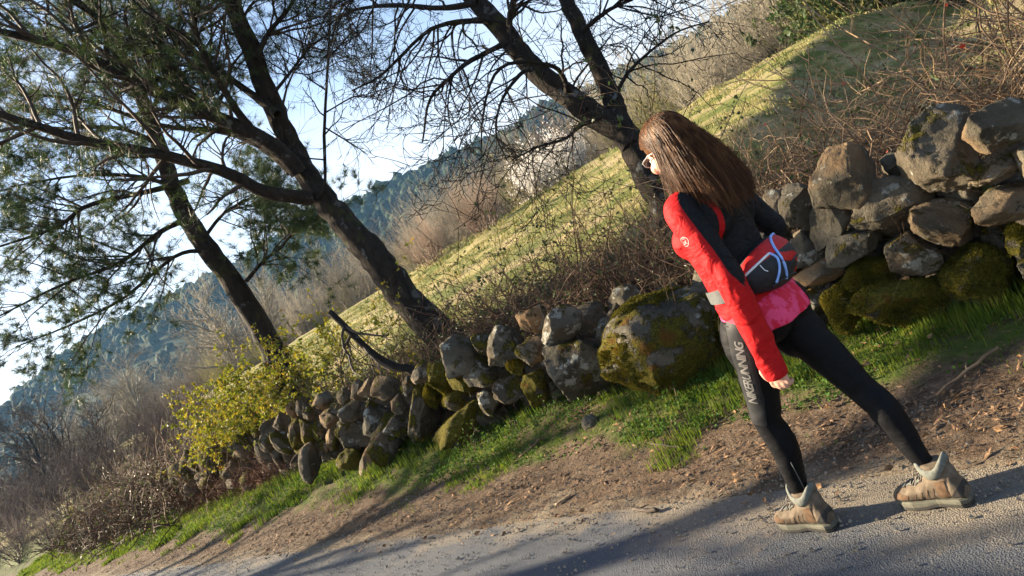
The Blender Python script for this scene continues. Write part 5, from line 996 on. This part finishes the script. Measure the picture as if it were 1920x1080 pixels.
mb.F.append((rim, 0)); mb.build('pouch', [M['pack_black'], M['pack_red']], pack)
def pline(pts, r, m, name='piping'):
    q = spline([(a, b, 0) for a, b in pts], 40); th, b = q[:, 0], q[:, 1]; z0, z1 = zlim(th); P = pk(th, z0 + (z1 - z0) * b, thick(th, b) + .002); V, F = tubes(P - po, np.full(40, r), 6); mb = MB(); mb.add(V, F); mb.build(name, m, pack)
pline([(-.22, .12), (-.24, .45), (-.20, .80), (.0, .97), (.35, 1.0), (.8, .98), (1.1, .95)], .0052, M['blue_trim'])
pline([(-1.0, .70), (-.7, .74), (-.36, .78)], .0045, M['white_trim']); pline([(-.36, .78), (-.31, .62), (-.36, .40), (-.46, .15)], .0048, M['blue_trim'])
pline([(-.62, .70), (-.60, .55), (-.56, .48)], .002, M['white_trim'], 'zip_pull')
pline([(-.2, .30), (.1, .40), (.5, .36), (.8, .25)], .004, M['pack_black'], 'seam'); pline([(-.55, .10), (-.2, .16), (.3, .05)], .005, M['pack_black'], 'seam')
# emblem and name on the red top panel
def pprint(name, fl, th0, b0):
    V2, F2 = fl; th = th0 + V2[:, 0] / .21; zz0, zz1 = zlim(th); zc = zz0 + (zz1 - zz0) * b0 + V2[:, 1]; b = (zc - zz0) / (zz1 - zz0); mb = MB(); mb.add(pk(th, zc, thick(th, b) + .0015) - po, F2); mb.build(name, M['white_trim'], pack)
s_ = .0125; fr = A([[-s_, -s_], [s_, -s_], [s_, s_], [-s_, s_], [-s_ * .6, -s_ * .6], [s_ * .6, -s_ * .6], [s_ * .6, s_ * .6], [-s_ * .6, s_ * .6]]); pprint('emblem', (fr * A([.8, .9]), A([[0, 1, 5, 4], [1, 2, 6, 5], [2, 3, 7, 6], [3, 0, 4, 7]])), .62, .90)
pprint('emblem', text_flat('S', .016, .004), .62, .90); pprint('lettering', text_flat('SALOMON', .011, .004), .60, .765)
# belt round the waist with a grey wing at the left hip
th = np.linspace(-math.pi, math.pi, 73); zb_ = np.stack([pk(th, np.full(73, zz), .012 + 0 * th) for zz in (.975, .982, 1.012, 1.02)], 1); ixb = np.arange(73 * 4).reshape(73, 4)
bq = np.stack([ixb[:-1, :-1], ixb[1:, :-1], ixb[1:, 1:], ixb[:-1, 1:]], -1).reshape(-1, 4); mb = MB(); mb.add((zb_ - po).reshape(-1, 3), bq); mb.build('belt', M['pack_black'], pack)
th = np.linspace(-2.35, -1.15, 24); hh = .030 * (1 - .25 * np.linspace(1, 0, 24)); w = np.stack([pk(th, .995 + f * hh, .016 + 0 * th) for f in (-1, -.4, .4, 1)], 1); ixb = np.arange(96).reshape(24, 4); mb = MB(); mb.add((w - po).reshape(-1, 3), np.stack([ixb[:-1, :-1], ixb[1:, :-1], ixb[1:, 1:], ixb[:-1, 1:]], -1).reshape(-1, 4)); mb.build('hip_wing', M['grey_strap'], pack)
